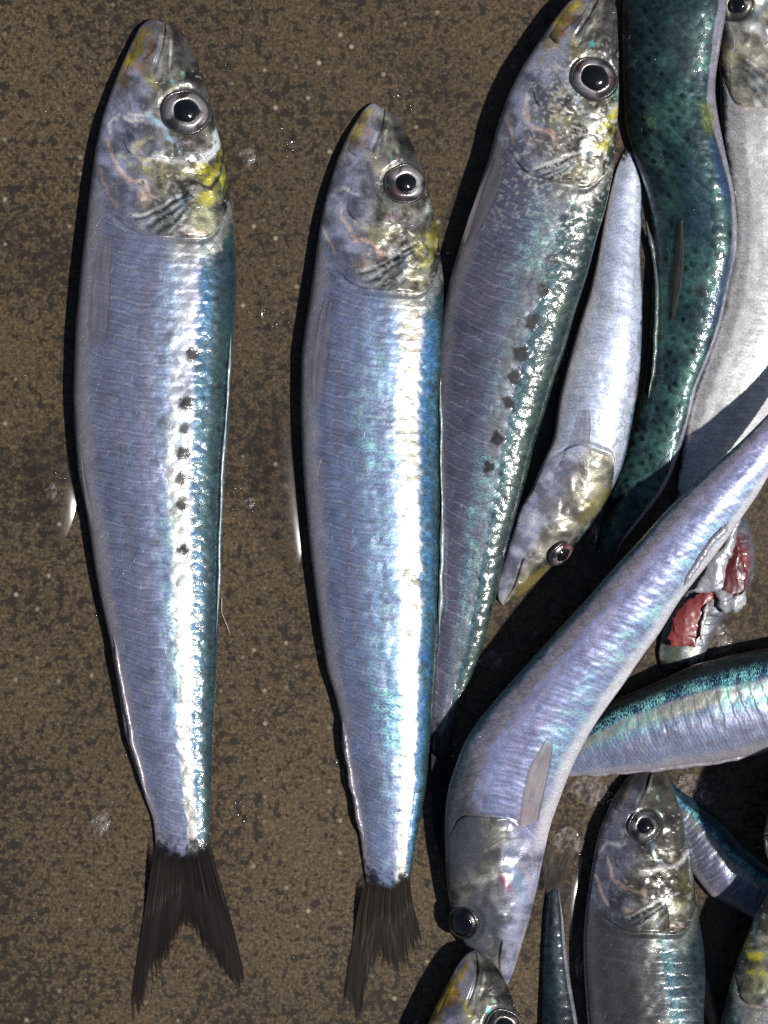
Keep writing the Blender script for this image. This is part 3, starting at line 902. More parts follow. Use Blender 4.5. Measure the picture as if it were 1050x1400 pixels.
HEAD_MARKS = []
def head_marks(f):
    """bony plates, gold and silver marks and painted glints of a sardine head, measured on the first fish (crop pixels / 3.5)"""
    CU = (0.90, 0.62, 0.50); SI = (0.90, 0.90, 0.88); DK = (0.010, 0.010, 0.012); YE = (0.44, 0.40, 0.035); OL = (0.26, 0.24, 0.11)  # silver and copper also carry painted glints, bright even where facing away
    rows = [
        ('b', [(440, 150), (360, 250), (300, 380)], 70, (0.26, 0.19, 0.06), .8, .3, 'y'),
        ('b', [(400, 160), (330, 300)], 46, (0.46, 0.34, 0.04), .9, .3, 'y'), ('b', [(440, 235), (400, 330)], 34, (0.28, 0.13, 0.04), .75, .3, 'y'),
        ('b', [(430, 330), (470, 430)], 40, (0.34, 0.30, 0.12), .7, .4, 'y'), ('b', [(545, 215), (525, 300)], 16, SI, .8, .9, ''),
        ('b', [(545, 390)], 22, (0.16, 0.60, 0.66), .95, .8, ''), ('b', [(600, 362)], 18, (0.40, 0.66, 0.44), .9, .8, ''),
        ('b', [(500, 440), (440, 510), (340, 530)], 14, SI, .55, .85, ''), ('b', [(300, 420), (350, 520), (420, 470)], 8, (0.14, 0.13, 0.13), .6, .4, ''),
        ('b', [(345, 625)], 48, (0.09, 0.11, 0.17), .85, .5, ''), ('b', [(480, 700)], 50, (0.16, 0.19, 0.27), .7, .6, ''),
        ('b', [(430, 650), (360, 690), (360, 735), (430, 750)], 14, (0.80, 0.72, 0.50), .9, .9, ''),
        ('b', [(430, 525), (500, 600), (555, 680), (580, 745)], 18, (0.42, 0.62, 0.76), .8, .85, ''),
        ('b', [(240, 600), (300, 560), (400, 560)], 11, SI, .7, .85, ''), ('b', [(300, 745), (335, 780), (420, 780)], 10, (0.44, 0.50, 0.22), .7, .7, 'y'),
        ('b', [(480, 760), (580, 765), (700, 735), (755, 690)], 26, SI, .85, .92, ''), ('b', [(640, 680), (560, 690)], 16, (0.20, 0.10, 0.16), .6, .5, ''),
        ('b', [(760, 590), (755, 690)], 15, (0.30, 0.56, 0.52), .7, .8, ''),
        ('b', [(470, 830), (600, 815)], 50, (0.25, 0.24, 0.13), .75, .5, 'y'), ('b', [(400, 800)], 32, (0.34, 0.33, 0.06), .6, .5, 'y'),
        ('b', [(245, 670), (260, 760), (290, 830), (385, 870), (470, 930)], 13, CU, .9, .9, ''), ('b', [(410, 940)], 34, (0.80, 0.60, 0.42), .9, .92, ''),
        ('b', [(205, 820), (230, 900), (265, 975)], 13, CU, .9, .9, ''), ('b', [(180, 830), (190, 920), (215, 985)], 10, (0.36, 0.56, 0.66), .7, .85, ''),
        ('b', [(300, 900), (330, 960)], 30, (0.16, 0.18, 0.28), .7, .5, ''), ('b', [(240, 1000), (260, 1060), (270, 1140)], 8, SI, .6, .85, ''),
        ('b', [(560, 1000), (480, 1060)], 70, (0.10, 0.12, 0.13), .8, .5, ''),
        ('fan', [(640, 890), (355, 1025)], 8, SI, .85, .9, ''), ('fan', [(645, 903), (370, 1045)], 7, DK, .9, .3, ''), ('fan', [(648, 915), (390, 1075)], 6, (0.46, 0.52, 0.56), .8, .8, ''),
        ('fan', [(650, 925), (400, 1100)], 6, DK, .9, .3, ''), ('fan', [(652, 935), (425, 1112)], 6, (0.46, 0.50, 0.50), .8, .8, ''), ('fan', [(655, 950), (455, 1120)], 6, DK, .8, .3, ''),
        ('fan', [(658, 960), (490, 1125)], 6, (0.40, 0.44, 0.44), .8, .8, ''), ('fan', [(660, 970), (530, 1130)], 6, DK, .7, .3, ''),
        ('b', [(600, 960)], 30, (0.05, 0.15, 0.26), .7, .6, ''), ('b', [(510, 880), (560, 850)], 14, SI, .7, .9, ''),
        ('b', [(700, 820), (745, 815)], 42, YE, .95, .6, 'y'), ('b', [(740, 910), (700, 930)], 34, YE, .9, .6, 'y'), ('b', [(780, 830), (795, 900)], 16, (0.42, 0.44, 0.04), .8, .6, 'y'),
        ('b', [(700, 1020), (700, 1080)], 62, (0.26, 0.27, 0.17), .85, .55, ''), ('b', [(665, 960), (680, 1090)], 14, OL, .7, .5, 'y'),
        ('b', [(600, 870), (660, 850), (760, 845)], 13, DK, .95, .1, ''), ('b', [(640, 880), (600, 930)], 20, DK, .8, .2, ''),
        ('b', [(790, 890), (805, 1000), (780, 1090), (735, 1165)], 15, DK, .9, .2, ''), ('b', [(800, 1090), (780, 1180)], 20, (0.48, 0.46, 0.06), .8, .6, 'y'),
        ('b', [(545, 1140), (600, 1110)], 22, SI, .85, .92, ''), ('b', [(640, 1130), (690, 1120)], 18, CU, .85, .9, ''),
        ('b', [(270, 1140), (380, 1140)], 10, SI, .6, .85, ''), ('b', [(395, 1110), (430, 1120)], 12, SI, .7, .9, ''),
        ('b', [(495, 130), (470, 210), (400, 290)], 8, (0.03, 0.02, 0.02), .8, .1, ''), ('b', [(560, 135), (595, 165)], 18, (0.10, 0.07, 0.08), .8, .2, ''),
    ]
    for kind, pts, wd, cc, k, m, rg in rows:
        px = np.array(pts, float) / 3.5 + np.array([80.0, 0.0])
        t, c = f.locate(px[:, 0], px[:, 1])
        hs = t / f.gill / f.rear(c)
        HEAD_MARKS.append((kind, list(zip(hs.tolist(), c.tolist())), wd * (1.15 if kind == 'fan' else 1.75) / 3.5 / 311.0, cc, k, m, rg))

# ---- 1: the leftmost sardine, whole
f1 = Fish('sardine', 'leftmost whole sardine lying alone, head up, with a row of black spots',
    belly=[(221, 39), (217, 30), (210, 24), (202, 27), (190, 37), (174, 71), (157, 111), (140, 160), (130, 206), (123, 257), (118, 300), (110, 371), (103, 451), (100, 540), (103, 597), (107, 646), (120, 709), (129, 772), (137, 816), (151, 879), (158, 921), (163, 950), (170, 1001), (186, 1053), (199, 1093), (209, 1119), (212, 1145), (213, 1172), (222, 1188), (246, 1206)],
    back=[(221, 39), (227, 36), (240, 36), (254, 49), (268, 80), (280, 111), (291, 154), (303, 200), (311, 251), (317, 286), (322, 343), (324, 390), (321, 451), (317, 508), (314, 580), (309, 637), (306, 694), (303, 777), (300, 836), (296, 921), (291, 1007), (288, 1093), (286, 1135), (288, 1162), (280, 1186), (256, 1206)],
    seed=11, ratio=0.43, z0=(4, 0), gill=0.268, nt=640, ntop=150, back_c=0.50, smooth=0.0035,
    look=dict(spots=[(262, 484, 13, 1), (255, 551, 13, 1), (252, 585, 10, .9), (250, 620, 12, 1), (249, 654, 11, .9), (249, 690, 11, 1), (249, 725, 7, .6), (250, 753, 11, 1), (232, 458, 9, .6), (222, 492, 10, .55), (222, 576, 10, .6), (186, 566, 7, .45), (213, 632, 9, .6), (219, 548, 7, .35), (212, 743, 9, .5), (186, 754, 8, .3), (186, 668, 7, .3), (218, 610, 7, .4)],
              irid=(0.12, 0.30, 0.55), stripe=0.85, stripe_t=(0.38, 0.62), bluew=0.75))
head_marks(f1)
f1.eyes = [(*[float(v[0]) for v in f1.locate(254, 153)], 34)]
f1.body(); f1.gill_cover(); f1.cheek(); f1.jaw()
f1.eye(254, 153, 32, pink=0.12)
f1.sheet('pectoral_fin', [(139, 318), (128, 350), (122, 400), (121, 450), (134, 492)], [(152, 324), (152, 360), (151, 410), (147, 455), (138, 494)], (0.27, 0.25, 0.28), 0.28, 0.10, 0.8)
f1.sheet('pelvic_fin', [(110, 628), (113, 655), (118, 690), (125, 722)], [(116, 632), (121, 660), (125, 690), (127, 720)], (0.27, 0.25, 0.28), 0.28, 0.10, 0.8, n=(36, 14))
f1.ridge('anal_fin', [(155, 868), (168, 940), (180, 1010), (198, 1078), (203, 1096)], 3.6, 4, (0.30, 0.28, 0.32), 3, off=0, ragged=0.35)
f1.ridge('dorsal_fin', [(316, 452), (311, 540), (308, 590), (303, 650), (301, 720), (299, 800), (296, 870)], 2.2, 5, (0.30, 0.36, 0.40), 5, off=2, ragged=0.9)  # pale ridge standing for the light edge of the waterline, not a fin
f1.tail_lobe([(215, 1140), (208, 1180), (198, 1243), (187, 1314), (179, 1366), (182, 1392)], (252, 1160), (251, 1262), [(196, 1376), (206, 1349), (223, 1323), (240, 1290)], (0.013, 0.011, 0.010) , None, z=(19, 2), fade=0.2, seed=1)
f1.tail_lobe([(286, 1140), (294, 1183), (306, 1220), (320, 1271), (332, 1323), (335, 1354)], (250, 1160), (251, 1262), [(317, 1338), (289, 1309), (265, 1273)], (0.013, 0.011, 0.010) , None, z=(19, 2), fade=0.2, seed=2)

# ---- 2: the second whole sardine
f2 = Fish('sardine', 'whole sardine second from the left with a brilliant white and blue stripe',
    belly=[(522, 153), (518, 145), (511, 139), (503, 144), (494, 153), (474, 187), (460, 221), (447, 264), (438, 304), (431, 353), (424, 404), (417, 447), (412, 485), (411, 551), (413, 623), (417, 680), (424, 751), (431, 809), (439, 868), (447, 917), (458, 951), (467, 989), (467, 1020), (477, 1060), (484, 1111), (493, 1146), (498, 1189), (502, 1218), (512, 1232), (527, 1246)],
    back=[(522, 153), (529, 150), (543, 156), (554, 176), (566, 201), (577, 230), (586, 261), (594, 296), (601, 339), (607, 384), (610, 424), (609, 480), (605, 540), (604, 600), (605, 666), (606, 737), (603, 823), (600, 877), (597, 903), (593, 960), (588, 1017), (583, 1074), (575, 1117), (568, 1160), (562, 1198), (558, 1222), (550, 1234), (534, 1246)],
    seed=23, ratio=0.44, z0=(2, 0), tilt=0.0, gill=0.248, nt=640, ntop=150, back_c=0.66, smooth=0.0035,
    look=dict(flank=(0.34, 0.39, 0.60), irid=(-0.15, 0.35, 0.95), stripe=1.0, bluew=1.0, blue=(0.03, 0.14, 0.34), yellow=0.7,
              spots=[(567, 795, 8, .6), (566, 830, 7, .5), (563, 866, 7, .5), (560, 545, 7, .15), (562, 620, 9, .2)], back=(0.04, 0.09, 0.10), silver=(0.62, 0.61, 0.56)))
f2.eyes = [(*[float(v[0]) for v in f2.locate(554, 251)], 29)]
f2.body(); f2.gill_cover(); f2.cheek(); f2.jaw()
f2.eye(554, 251, 28, pink=0.2, iris=(0.56, 0.55, 0.56), pupil=0.50)
f2.sheet('pectoral_fin', [(442, 408), (430, 440), (421, 490), (420, 530), (430, 570)], [(454, 414), (452, 450), (449, 500), (444, 540), (434, 572)], (0.27, 0.25, 0.28), 0.28, 0.10, 0.8)
f2.ridge('anal_fin', [(470, 985), (474, 1030), (484, 1085), (492, 1130), (498, 1150)], 4.0, 5, (0.27, 0.26, 0.29), 3, off=0, ragged=0.35)
f2.ridge('dorsal_fin', [(603, 508), (603, 560), (603, 640), (605, 720), (603, 800), (600, 870)], 3.0, 6, (0.34, 0.40, 0.42), 5, off=3, ragged=0.8)
f2.tail_lobe([(502, 1190), (497, 1212), (489, 1246), (483, 1286), (476, 1323), (470, 1371), (468, 1404)], (530, 1200), (525, 1322), [(480, 1404), (494, 1396), (502, 1345), (508, 1316)], (0.022, 0.019, 0.015) , None, z=(18, 2), fade=0.2, opacity=0.85, fray=1.3, seed=1)
f2.tail_lobe([(560, 1190), (562, 1220), (566, 1240), (571, 1257), (577, 1282)], (528, 1200), (523, 1320), [(562, 1312), (552, 1340), (540, 1335)], (0.026, 0.023, 0.018) , None, z=(18, 2), fade=0.2, opacity=0.8, fray=1.2, seed=2)

# ---- 3: third, tilted, behind the second
f3 = Fish('sardine', 'tilted spotted sardine with a sparkling wet head cut by the top edge',
    belly=[(818, -14), (800, -12), (785, -4), (777, 2), (760, 23), (737, 57), (714, 91), (694, 131), (680, 171), (670, 211), (654, 257), (640, 300), (626, 343), (614, 386), (605, 430), (598, 480), (595, 540), (594, 620), (593, 720), (590, 820), (586, 900), (583, 980), (586, 1020), (588, 1050)],
    back=[(818, -14), (832, -8), (843, 5), (846, 71), (846, 137), (843, 186), (838, 237), (828, 286), (817, 320), (806, 365), (797, 395), (786, 428), (774, 473), (760, 513), (746, 561), (731, 607), (720, 653), (708, 695), (694, 745), (676, 824), (660, 886), (643, 929), (628, 971), (618, 1012), (613, 1046)],
    seed=37, ratio=0.44, z0=(42, 0), tilt=0.14, gill=0.265, nt=560, ntop=130, back_c=0.36, smooth=0.007,
    look=dict(flank=(0.25, 0.24, 0.32), lilac=(0.27, 0.22, 0.33), pale=(0.36, 0.34, 0.44), stripe=0.2, bluew=0.2, back=(0.035, 0.075, 0.08), back2=(0.06, 0.115, 0.10), belly=(0.36, 0.33, 0.35),
              irid=(-0.1, 0.3, 0.5), spots=[(743, 397, 14, .95), (728, 440, 14, .95), (712, 483, 14, .95), (703, 515, 12, .95), (694, 550, 12, .95), (680, 600, 12, .95), (668, 638, 11, .95), (755, 356, 12, .7)], flank_scale=0.1, specks=(0.35, 1.7, 0.9), sparkle=1.6, metal=0.45))
f3.eyes = [(*[float(v[0]) for v in f3.locate(812, 107)], 32)]
f3.body(); f3.gill_cover(); f3.cheek(); f3.jaw()
f3.eye(812, 107, 30, pink=0.25, iris=(0.45, 0.43, 0.45), pupil=0.61)
f3.sheet('pectoral_fin', [(676, 212), (656, 255), (640, 300), (628, 340)], [(690, 232), (680, 265), (662, 305), (634, 348)], (0.27, 0.25, 0.28), 0.28, 0.10, 0.8)
f3.tail_lobe([(590, 1030), (590, 1080), (592, 1130), (606, 1176)], (602, 1040), (604, 1120), [(606, 1150)], (0.03, 0.028, 0.03), None, z=(22, 6), seed=1)
f3.tail_lobe([(618, 1015), (620, 1060), (616, 1110), (612, 1150)], (602, 1040), (604, 1120), [(608, 1135)], (0.03, 0.028, 0.03), None, z=(22, 6), seed=2)

# ---- 4: pale fish with its head down, belly side showing
f4 = Fish('sardine', 'pale sardine lying head down between the spotted fish and the green-backed fish',
    belly=[(688, 828), (679, 822), (680, 800), (691, 757), (704, 715), (712, 690), (724, 676), (740, 636), (757, 600), (764, 545), (777, 493), (791, 444), (806, 400), (817, 350), (826, 300), (834, 262), (842, 232), (856, 200), (866, 180)],
    back=[(688, 828), (702, 822), (722, 808), (749, 780), (786, 746), (808, 719), (822, 697), (838, 668), (851, 639), (858, 612), (866, 570), (875, 510), (878, 450), (878, 400), (875, 350), (877, 300), (877, 268), (876, 235), (876, 190)],
    seed=41, ratio=0.55, zpts=[(0, 2), (0.3, 20), (0.65, 18), (0.85, 0), (1, 0)], tilt=-0.02, gill=0.375, nt=380, ntop=110, back_c=0.93,
    look=dict(flank=(0.78, 0.82, 1.0), pale=(1.1, 1.1, 1.2), lilac=(0.80, 0.80, 0.95), belly=(0.95, 0.92, 0.95), feat=0.4, stripe=0.2, head_tone=1.7, yellow=0.45, metal=0.28, flank_scale=0.05, shoulder=0.2,
              patches=[(875, 465, 6, 22, 0.1, (0.16, 0.17, 0.22), .6), (872, 520, 6, 14, 0.1, (0.2, 0.2, 0.26), .6), (728, 800, 45, 18, 2.4, (0.24, 0.19, 0.05), .7), (815, 690, 12, 45, 0.7, (0.24, 0.22, 0.05), .6), (790, 470, 18, 110, 0.27, (0.62, 0.62, 0.64), .5)]))
f4.eyes = [(*[float(v[0]) for v in f4.locate(772, 753)], 19)]
f4.body(); f4.gill_cover(4.5, -0.7, 0.9)
f4.eye(768, 757, 19, pink=0.7, squash=(0.55, -0.5, 0.62))
f4.sheet('pectoral_fin', [(790, 560), (782, 590), (772, 625), (764, 650)], [(806, 560), (808, 585), (806, 610), (797, 640)], (0.27, 0.25, 0.28), 0.28, 0.10, 0.8)

# ---- 5: green-backed fish, seen from above
f5 = Fish('sardine', 'green-backed sardine seen from above, dark scaly back with a pale lilac edge',
    belly=[(925, -70), (890, -66), (862, -40), (850, 0), (850, 86), (853, 171), (866, 214), (882, 257), (890, 300), (893, 343), (890, 400), (886, 464), (880, 521), (868, 575), (852, 626), (836, 668), (822, 712), (812, 752), (806, 780)],
    back=[(925, -70), (960, -62), (985, -35), (996, 0), (986, 57), (979, 100), (977, 128), (984, 171), (993, 214), (1003, 257), (1008, 300), (1008, 343), (997, 393), (984, 450), (968, 493), (953, 527), (944, 564), (933, 607), (918, 650), (903, 678), (875, 712), (848, 745), (830, 790)],
    seed=53, ratio=0.62, z0=(8, 0), tilt=0.30, gill=0.2, nt=460, ntop=130, back_c=-2.0,
    look=dict(head=0.0, backk=1.0, back=(0.022, 0.055, 0.066), back2=(0.055, 0.145, 0.130), dots=1.3, bluew=0.0, rim=(0.84, 0.90, (0.30, 0.28, 0.36)), back_metal=0.35,
              spots=[(957, 398, 10, .8), (978, 374, 9, .6), (984, 350, 8, .6), (925, 300, 9, .4), (940, 330, 8, .4)],
              patches=[(950, 290, 40, 90, 0, (0.035, 0.085, 0.125), .5), (985, 240, 9, 70, -0.25, (0.02, 0.06, 0.16), .8), (985, 400, 12, 90, 0.3, (0.02, 0.045, 0.11), .8), (968, 160, 14, 30, -.1, (0.20, 0.24, 0.05), .6), (930, 60, 40, 60, 0, (0.05, 0.075, 0.08), .6)]))
f5.body()
f5.sheet('dorsal_fin', [(926, 305), (920, 340), (915, 390), (914, 455)], [(934, 300), (936, 340), (932, 390), (917, 458)], (0.06, 0.065, 0.06), 0.5, 0.3, 1.5, curl=2)
f5.ridge('side_fold', [(883, 300), (893, 345), (899, 400), (897, 450), (893, 510), (886, 545)], 3.0, 4, (0.13, 0.17, 0.16), 4, off=1, ragged=0.5)

# ---- 6: silver fish at the top right corner
f6 = Fish('sardine', 'silver sardine along the right edge at the top, its gill slit open',
    belly=[(1040, -130), (1075, -110), (1100, -60), (1112, 0), (1122, 100), (1128, 200), (1126, 330), (1110, 420), (1085, 500), (1052, 566), (1020, 610), (992, 650), (965, 700), (948, 740)],
    back=[(1040, -130), (1010, -115), (990, -70), (980, 0), (982, 60), (984, 128), (986, 190), (993, 240), (999, 300), (997, 350), (984, 420), (968, 470), (950, 520), (938, 565), (930, 610), (924, 660), (922, 720)],
    seed=61, ratio=0.46, z0=(0, 0), gill=0.335, nt=460, ntop=120, back_c=0.84,
    look=dict(flank=(1.2, 1.12, 1.0), silver=(0.98, 1.0, 1.1), stripe=1.0, yellow=0.3, head_tone=1.7, feat=0.7, shoulder=0.3, lilac=(0.75, 0.75, 0.82), pale=(1.1, 1.1, 1.15), belly=(0.9, 0.9, 0.95), bluew=0.3, metal=0.32, rough=0.42))
f6.eyes = [(*[float(v[0]) for v in f6.locate(1008, 10)], 20)]
f6.body(); f6.gill_cover(6.0)
f6.eye(1007, 8, 22, pink=0.1, iris=(0.66, 0.62, 0.5))

# ---- 7: diagonal fish on top of the pile
f7 = Fish('sardine', 'lilac sardine lying diagonally across the pile with its dark head at the bottom',
    belly=[(690, 1352), (699, 1340), (711, 1300), (724, 1257), (734, 1217), (743, 1171), (752, 1129), (765, 1094), (776, 1063), (789, 1034), (807, 1000), (828, 969), (856, 931), (876, 900), (904, 863), (927, 823), (961, 780), (990, 743), (1013, 709), (1036, 677), (1050, 651), (1085, 600), (1120, 545), (1150, 500)],
    back=[(690, 1352), (672, 1340), (648, 1310), (630, 1284), (618, 1257), (611, 1214), (608, 1171), (607, 1120), (611, 1080), (623, 1043), (634, 1012), (657, 980), (686, 946), (714, 914), (737, 889), (771, 852), (807, 813), (836, 779), (876, 736), (910, 697), (933, 675), (978, 635), (1021, 596), (1050, 566), (1090, 526), (1120, 490)],
    seed=71, ratio=0.52, zpts=[(0, 2), (0.2, 16), (0.42, 60), (0.6, 90), (1, 112)], tilt=0.0, gill=0.245, nt=600, ntop=140, back_c=0.80,
    look=dict(flank=(0.42, 0.43, 0.66), lilac=(0.62, 0.48, 0.76), pale=(0.9, 0.88, 1.0), belly=(1.0, 0.97, 1.02), feat=0.25, stripe=0.55, silver=(0.55, 0.50, 0.47), bluew=0.15, yellow=0.0, head_tone=0.85, sparkle=0.3, shoulder=0.0, irid=(-0.75, -0.3, 0.6), rows=0.36, metal=0.40, flank_scale=0.06,
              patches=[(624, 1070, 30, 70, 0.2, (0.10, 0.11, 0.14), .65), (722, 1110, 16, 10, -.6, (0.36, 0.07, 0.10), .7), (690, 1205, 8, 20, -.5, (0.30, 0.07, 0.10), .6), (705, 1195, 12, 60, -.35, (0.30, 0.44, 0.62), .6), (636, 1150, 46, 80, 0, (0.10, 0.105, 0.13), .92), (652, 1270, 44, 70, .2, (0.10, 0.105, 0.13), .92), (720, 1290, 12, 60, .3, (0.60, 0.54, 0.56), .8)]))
f7.eyes = [(*[float(v[0]) for v in f7.locate(636, 1262)], 24)]
f7.body(); f7.gill_cover(3.5, -0.30, 0.85)
f7.eye(633, 1262, 22, pink=0.0, iris=(0.06, 0.055, 0.05), pupil=0.74)
f7.sheet('pectoral_fin', [(707, 1132), (713, 1090), (724, 1050), (745, 1012), (752, 1004)], [(736, 1122), (744, 1085), (752, 1050), (756, 1020), (754, 1003)], (0.36, 0.33, 0.35), 0.55, 0.10, 1.0)
f7.ridge('pelvic_fin', [(934, 802), (955, 770), (972, 742), (998, 714)], 4.5, 5, (0.42, 0.40, 0.46), 2, off=1, ragged=0.4)

# ---- 8: horizontal fish at the right
f8 = Fish('sardine', 'sardine lying sideways from the right edge, tapering under the diagonal fish',
    belly=[(1240, 930), (1225, 975), (1180, 1005), (1120, 1016), (1050, 1027), (1007, 1039), (950, 1046), (893, 1054), (836, 1058), (776, 1062), (735, 1066)],
    back=[(1240, 930), (1225, 890), (1180, 872), (1120, 872), (1050, 886), (1007, 894), (950, 908), (893, 934), (838, 958), (800, 990), (760, 1020), (735, 1040)],
    seed=83, ratio=0.50, z0=(28, 26), gill=0.2, nt=420, ntop=130, back_c=0.42,
    look=dict(head=0.0, flank=(0.40, 0.42, 0.58), silver=(0.82, 0.81, 0.77), stripe=1.0, irid=(0.0, 0.6, 0.9), edge_irid=1.6, bluew=0.2, back=(0.012, 0.022, 0.026), back2=(0.02, 0.035, 0.036)))
f8.body()
f8.ridge('anal_fin', [(782, 1060), (840, 1056), (900, 1051), (970, 1043), (1040, 1030)], 4, 4, (0.34, 0.32, 0.36), 2, off=-4, ragged=0.3)

# ---- 9: grey fish at the bottom right
f9 = Fish('sardine', 'dull grey sardine at the lower right, head up with open gill slit and blue back',
    belly=[(888, 1040), (870, 1048), (858, 1060), (836, 1094), (818, 1137), (807, 1194), (800, 1243), (797, 1286), (798, 1328), (803, 1397), (815, 1480), (835, 1570), (860, 1650)],
    back=[(888, 1040), (902, 1044), (911, 1056), (924, 1086), (936, 1123), (944, 1166), (950, 1214), (956, 1257), (964, 1303), (973, 1343), (984, 1397), (992, 1480), (985, 1570), (960, 1650)],
    seed=97, ratio=0.52, z0=(6, 0), gill=0.405, nt=520, ntop=140, back_c=0.24,
    look=dict(feat=0.6, lines=0.08, flank=(0.13, 0.125, 0.12), lilac=(0.12, 0.12, 0.13), pale=(0.16, 0.17, 0.18), stripe=0.0, head_tone=0.4, sparkle=0.5, yellow=0.25, bluew=0.5, blue=(0.03, 0.12, 0.20), back=(0.03, 0.055, 0.085), back2=(0.05, 0.10, 0.12), belly=(0.2, 0.2, 0.22), metal=0.5, shoulder=0.3, edge_irid=0.45))
f9.eyes = [(*[float(v[0]) for v in f9.locate(881, 1129)], 22)]
f9.body(); f9.gill_cover(7.0, -0.66, 0.55); f9.cheek(); f9.jaw()
f9.eye(881, 1129, 22, pink=0.0, iris=(0.26, 0.26, 0.26), pupil=0.50)

# ---- 10: small tail end behind the grey fish
f10 = Fish('sardine', 'narrow blue tail end of a sardine poking out right of the grey fish head',
    belly=[(880, 1040), (890, 1080), (915, 1140), (948, 1196), (972, 1226), (1003, 1240), (1040, 1262), (1080, 1290), (1120, 1310)],
    back=[(880, 1040), (905, 1052), (927, 1078), (958, 1100), (990, 1124), (1012, 1152), (1045, 1180), (1085, 1215), (1120, 1240)],
    seed=101, ratio=0.42, z0=(0, 0), gill=0.2, nt=260, ntop=90, back_c=0.35, flat_tail=False,
    look=dict(head=0.0, flank=(0.26, 0.25, 0.34), stripe=0.4, irid=(0.0, 0.4, 0.5), back=(0.03, 0.08, 0.13), bluew=1.0, edge_irid=1.6, metal=0.55))
f10.body()

# ---- 11: yellow-jawed head at the bottom edge
f11 = Fish('sardine', 'sardine head with a golden yellow jaw rising from the bottom edge',
    belly=[(650, 1298), (640, 1301), (626, 1317), (611, 1346), (597, 1374), (586, 1397), (570, 1440), (558, 1500), (552, 1580), (556, 1680)],
    back=[(650, 1298), (664, 1303), (683, 1326), (697, 1354), (706, 1380), (712, 1400), (722, 1440), (730, 1500), (732, 1580), (722, 1680)],
    seed=113, ratio=0.52, z0=(44, 10), gill=0.78, nt=360, ntop=120, back_c=0.5,
    look=dict(yellow=1.25, head_tone=0.8))
f11.eyes = [(*[float(v[0]) for v in f11.locate(690, 1404)], 27)]
f11.body(); f11.jaw(5.0)
f11.eye(689, 1406, 26, pink=0.3)

# ---- 12: dark blue back between the two bottom heads
f12 = Fish('sardine', 'dark blue sardine back squeezed upright beside the grey fish at the bottom edge',
    belly=[(757, 1196), (748, 1214), (744, 1250), (742, 1300), (741, 1350), (740, 1400), (738, 1470), (740, 1560)],
    back=[(757, 1196), (764, 1212), (769, 1250), (773, 1290), (780, 1343), (790, 1400), (800, 1470), (804, 1560)],
    seed=127, ratio=0.6, z0=(0, 0), gill=0.2, nt=260, ntop=90, back_c=-2.0, flat_tail=False,
    look=dict(head=0.0, bluew=0.0, back=(0.014, 0.030, 0.045), back2=(0.028, 0.060, 0.085), rim=(0.72, 0.84, (0.26, 0.28, 0.34))))
f12.body()
f12.tail_lobe([(747, 1222), (742, 1190), (744, 1160), (752, 1142)], (757, 1214), (764, 1170), [(760, 1152)], (0.07, 0.065, 0.06), None, z=(14, 5), opacity=0.35, seed=1)
f12.tail_lobe([(768, 1222), (778, 1190), (786, 1160), (784, 1140)], (757, 1214), (764, 1170), [(776, 1154)], (0.07, 0.065, 0.06), None, z=(14, 5), opacity=0.35, seed=2)

# ---- 13: head in the bottom right corner
f13 = Fish('sardine', 'greenish sardine head cut off by the bottom right corner',
    belly=[(1130, 1150), (1150, 1180), (1158, 1240), (1156, 1320), (1140, 1400), (1120, 1480), (1100, 1580)],
    back=[(1130, 1150), (1100, 1160), (1062, 1200), (1030, 1256), (1005, 1320), (985, 1395), (972, 1480), (970, 1580)],
    seed=131, ratio=0.48, z0=(80, 50), tilt=0.0, gill=0.56, nt=360, ntop=120, back_c=0.62,
    look=dict(yellow=1.1, head_tone=0.8, back=(0.03, 0.05, 0.04), back2=(0.06, 0.10, 0.07), bluew=0.1, flank=(0.34, 0.33, 0.36)))
f13.body(); f13.gill_cover(7.0)

# ---- 14: golden snout at the right edge
f14 = Fish('sardine', 'golden sardine snout just entering at the right edge, casting a black shadow',
    belly=[(1043, 1142), (1046, 1165), (1056, 1190), (1085, 1225), (1140, 1250), (1220, 1260), (1320, 1255)],
    back=[(1043, 1142), (1047, 1118), (1058, 1092), (1085, 1060), (1140, 1030), (1220, 1020), (1320, 1030)],
    seed=139, ratio=0.45, z0=(125, 110), gill=0.55, nt=240, ntop=100, back_c=0.5,
    look=dict(yellow=1.4, head_tone=0.7))
f14.body(); f14.jaw(5.0)

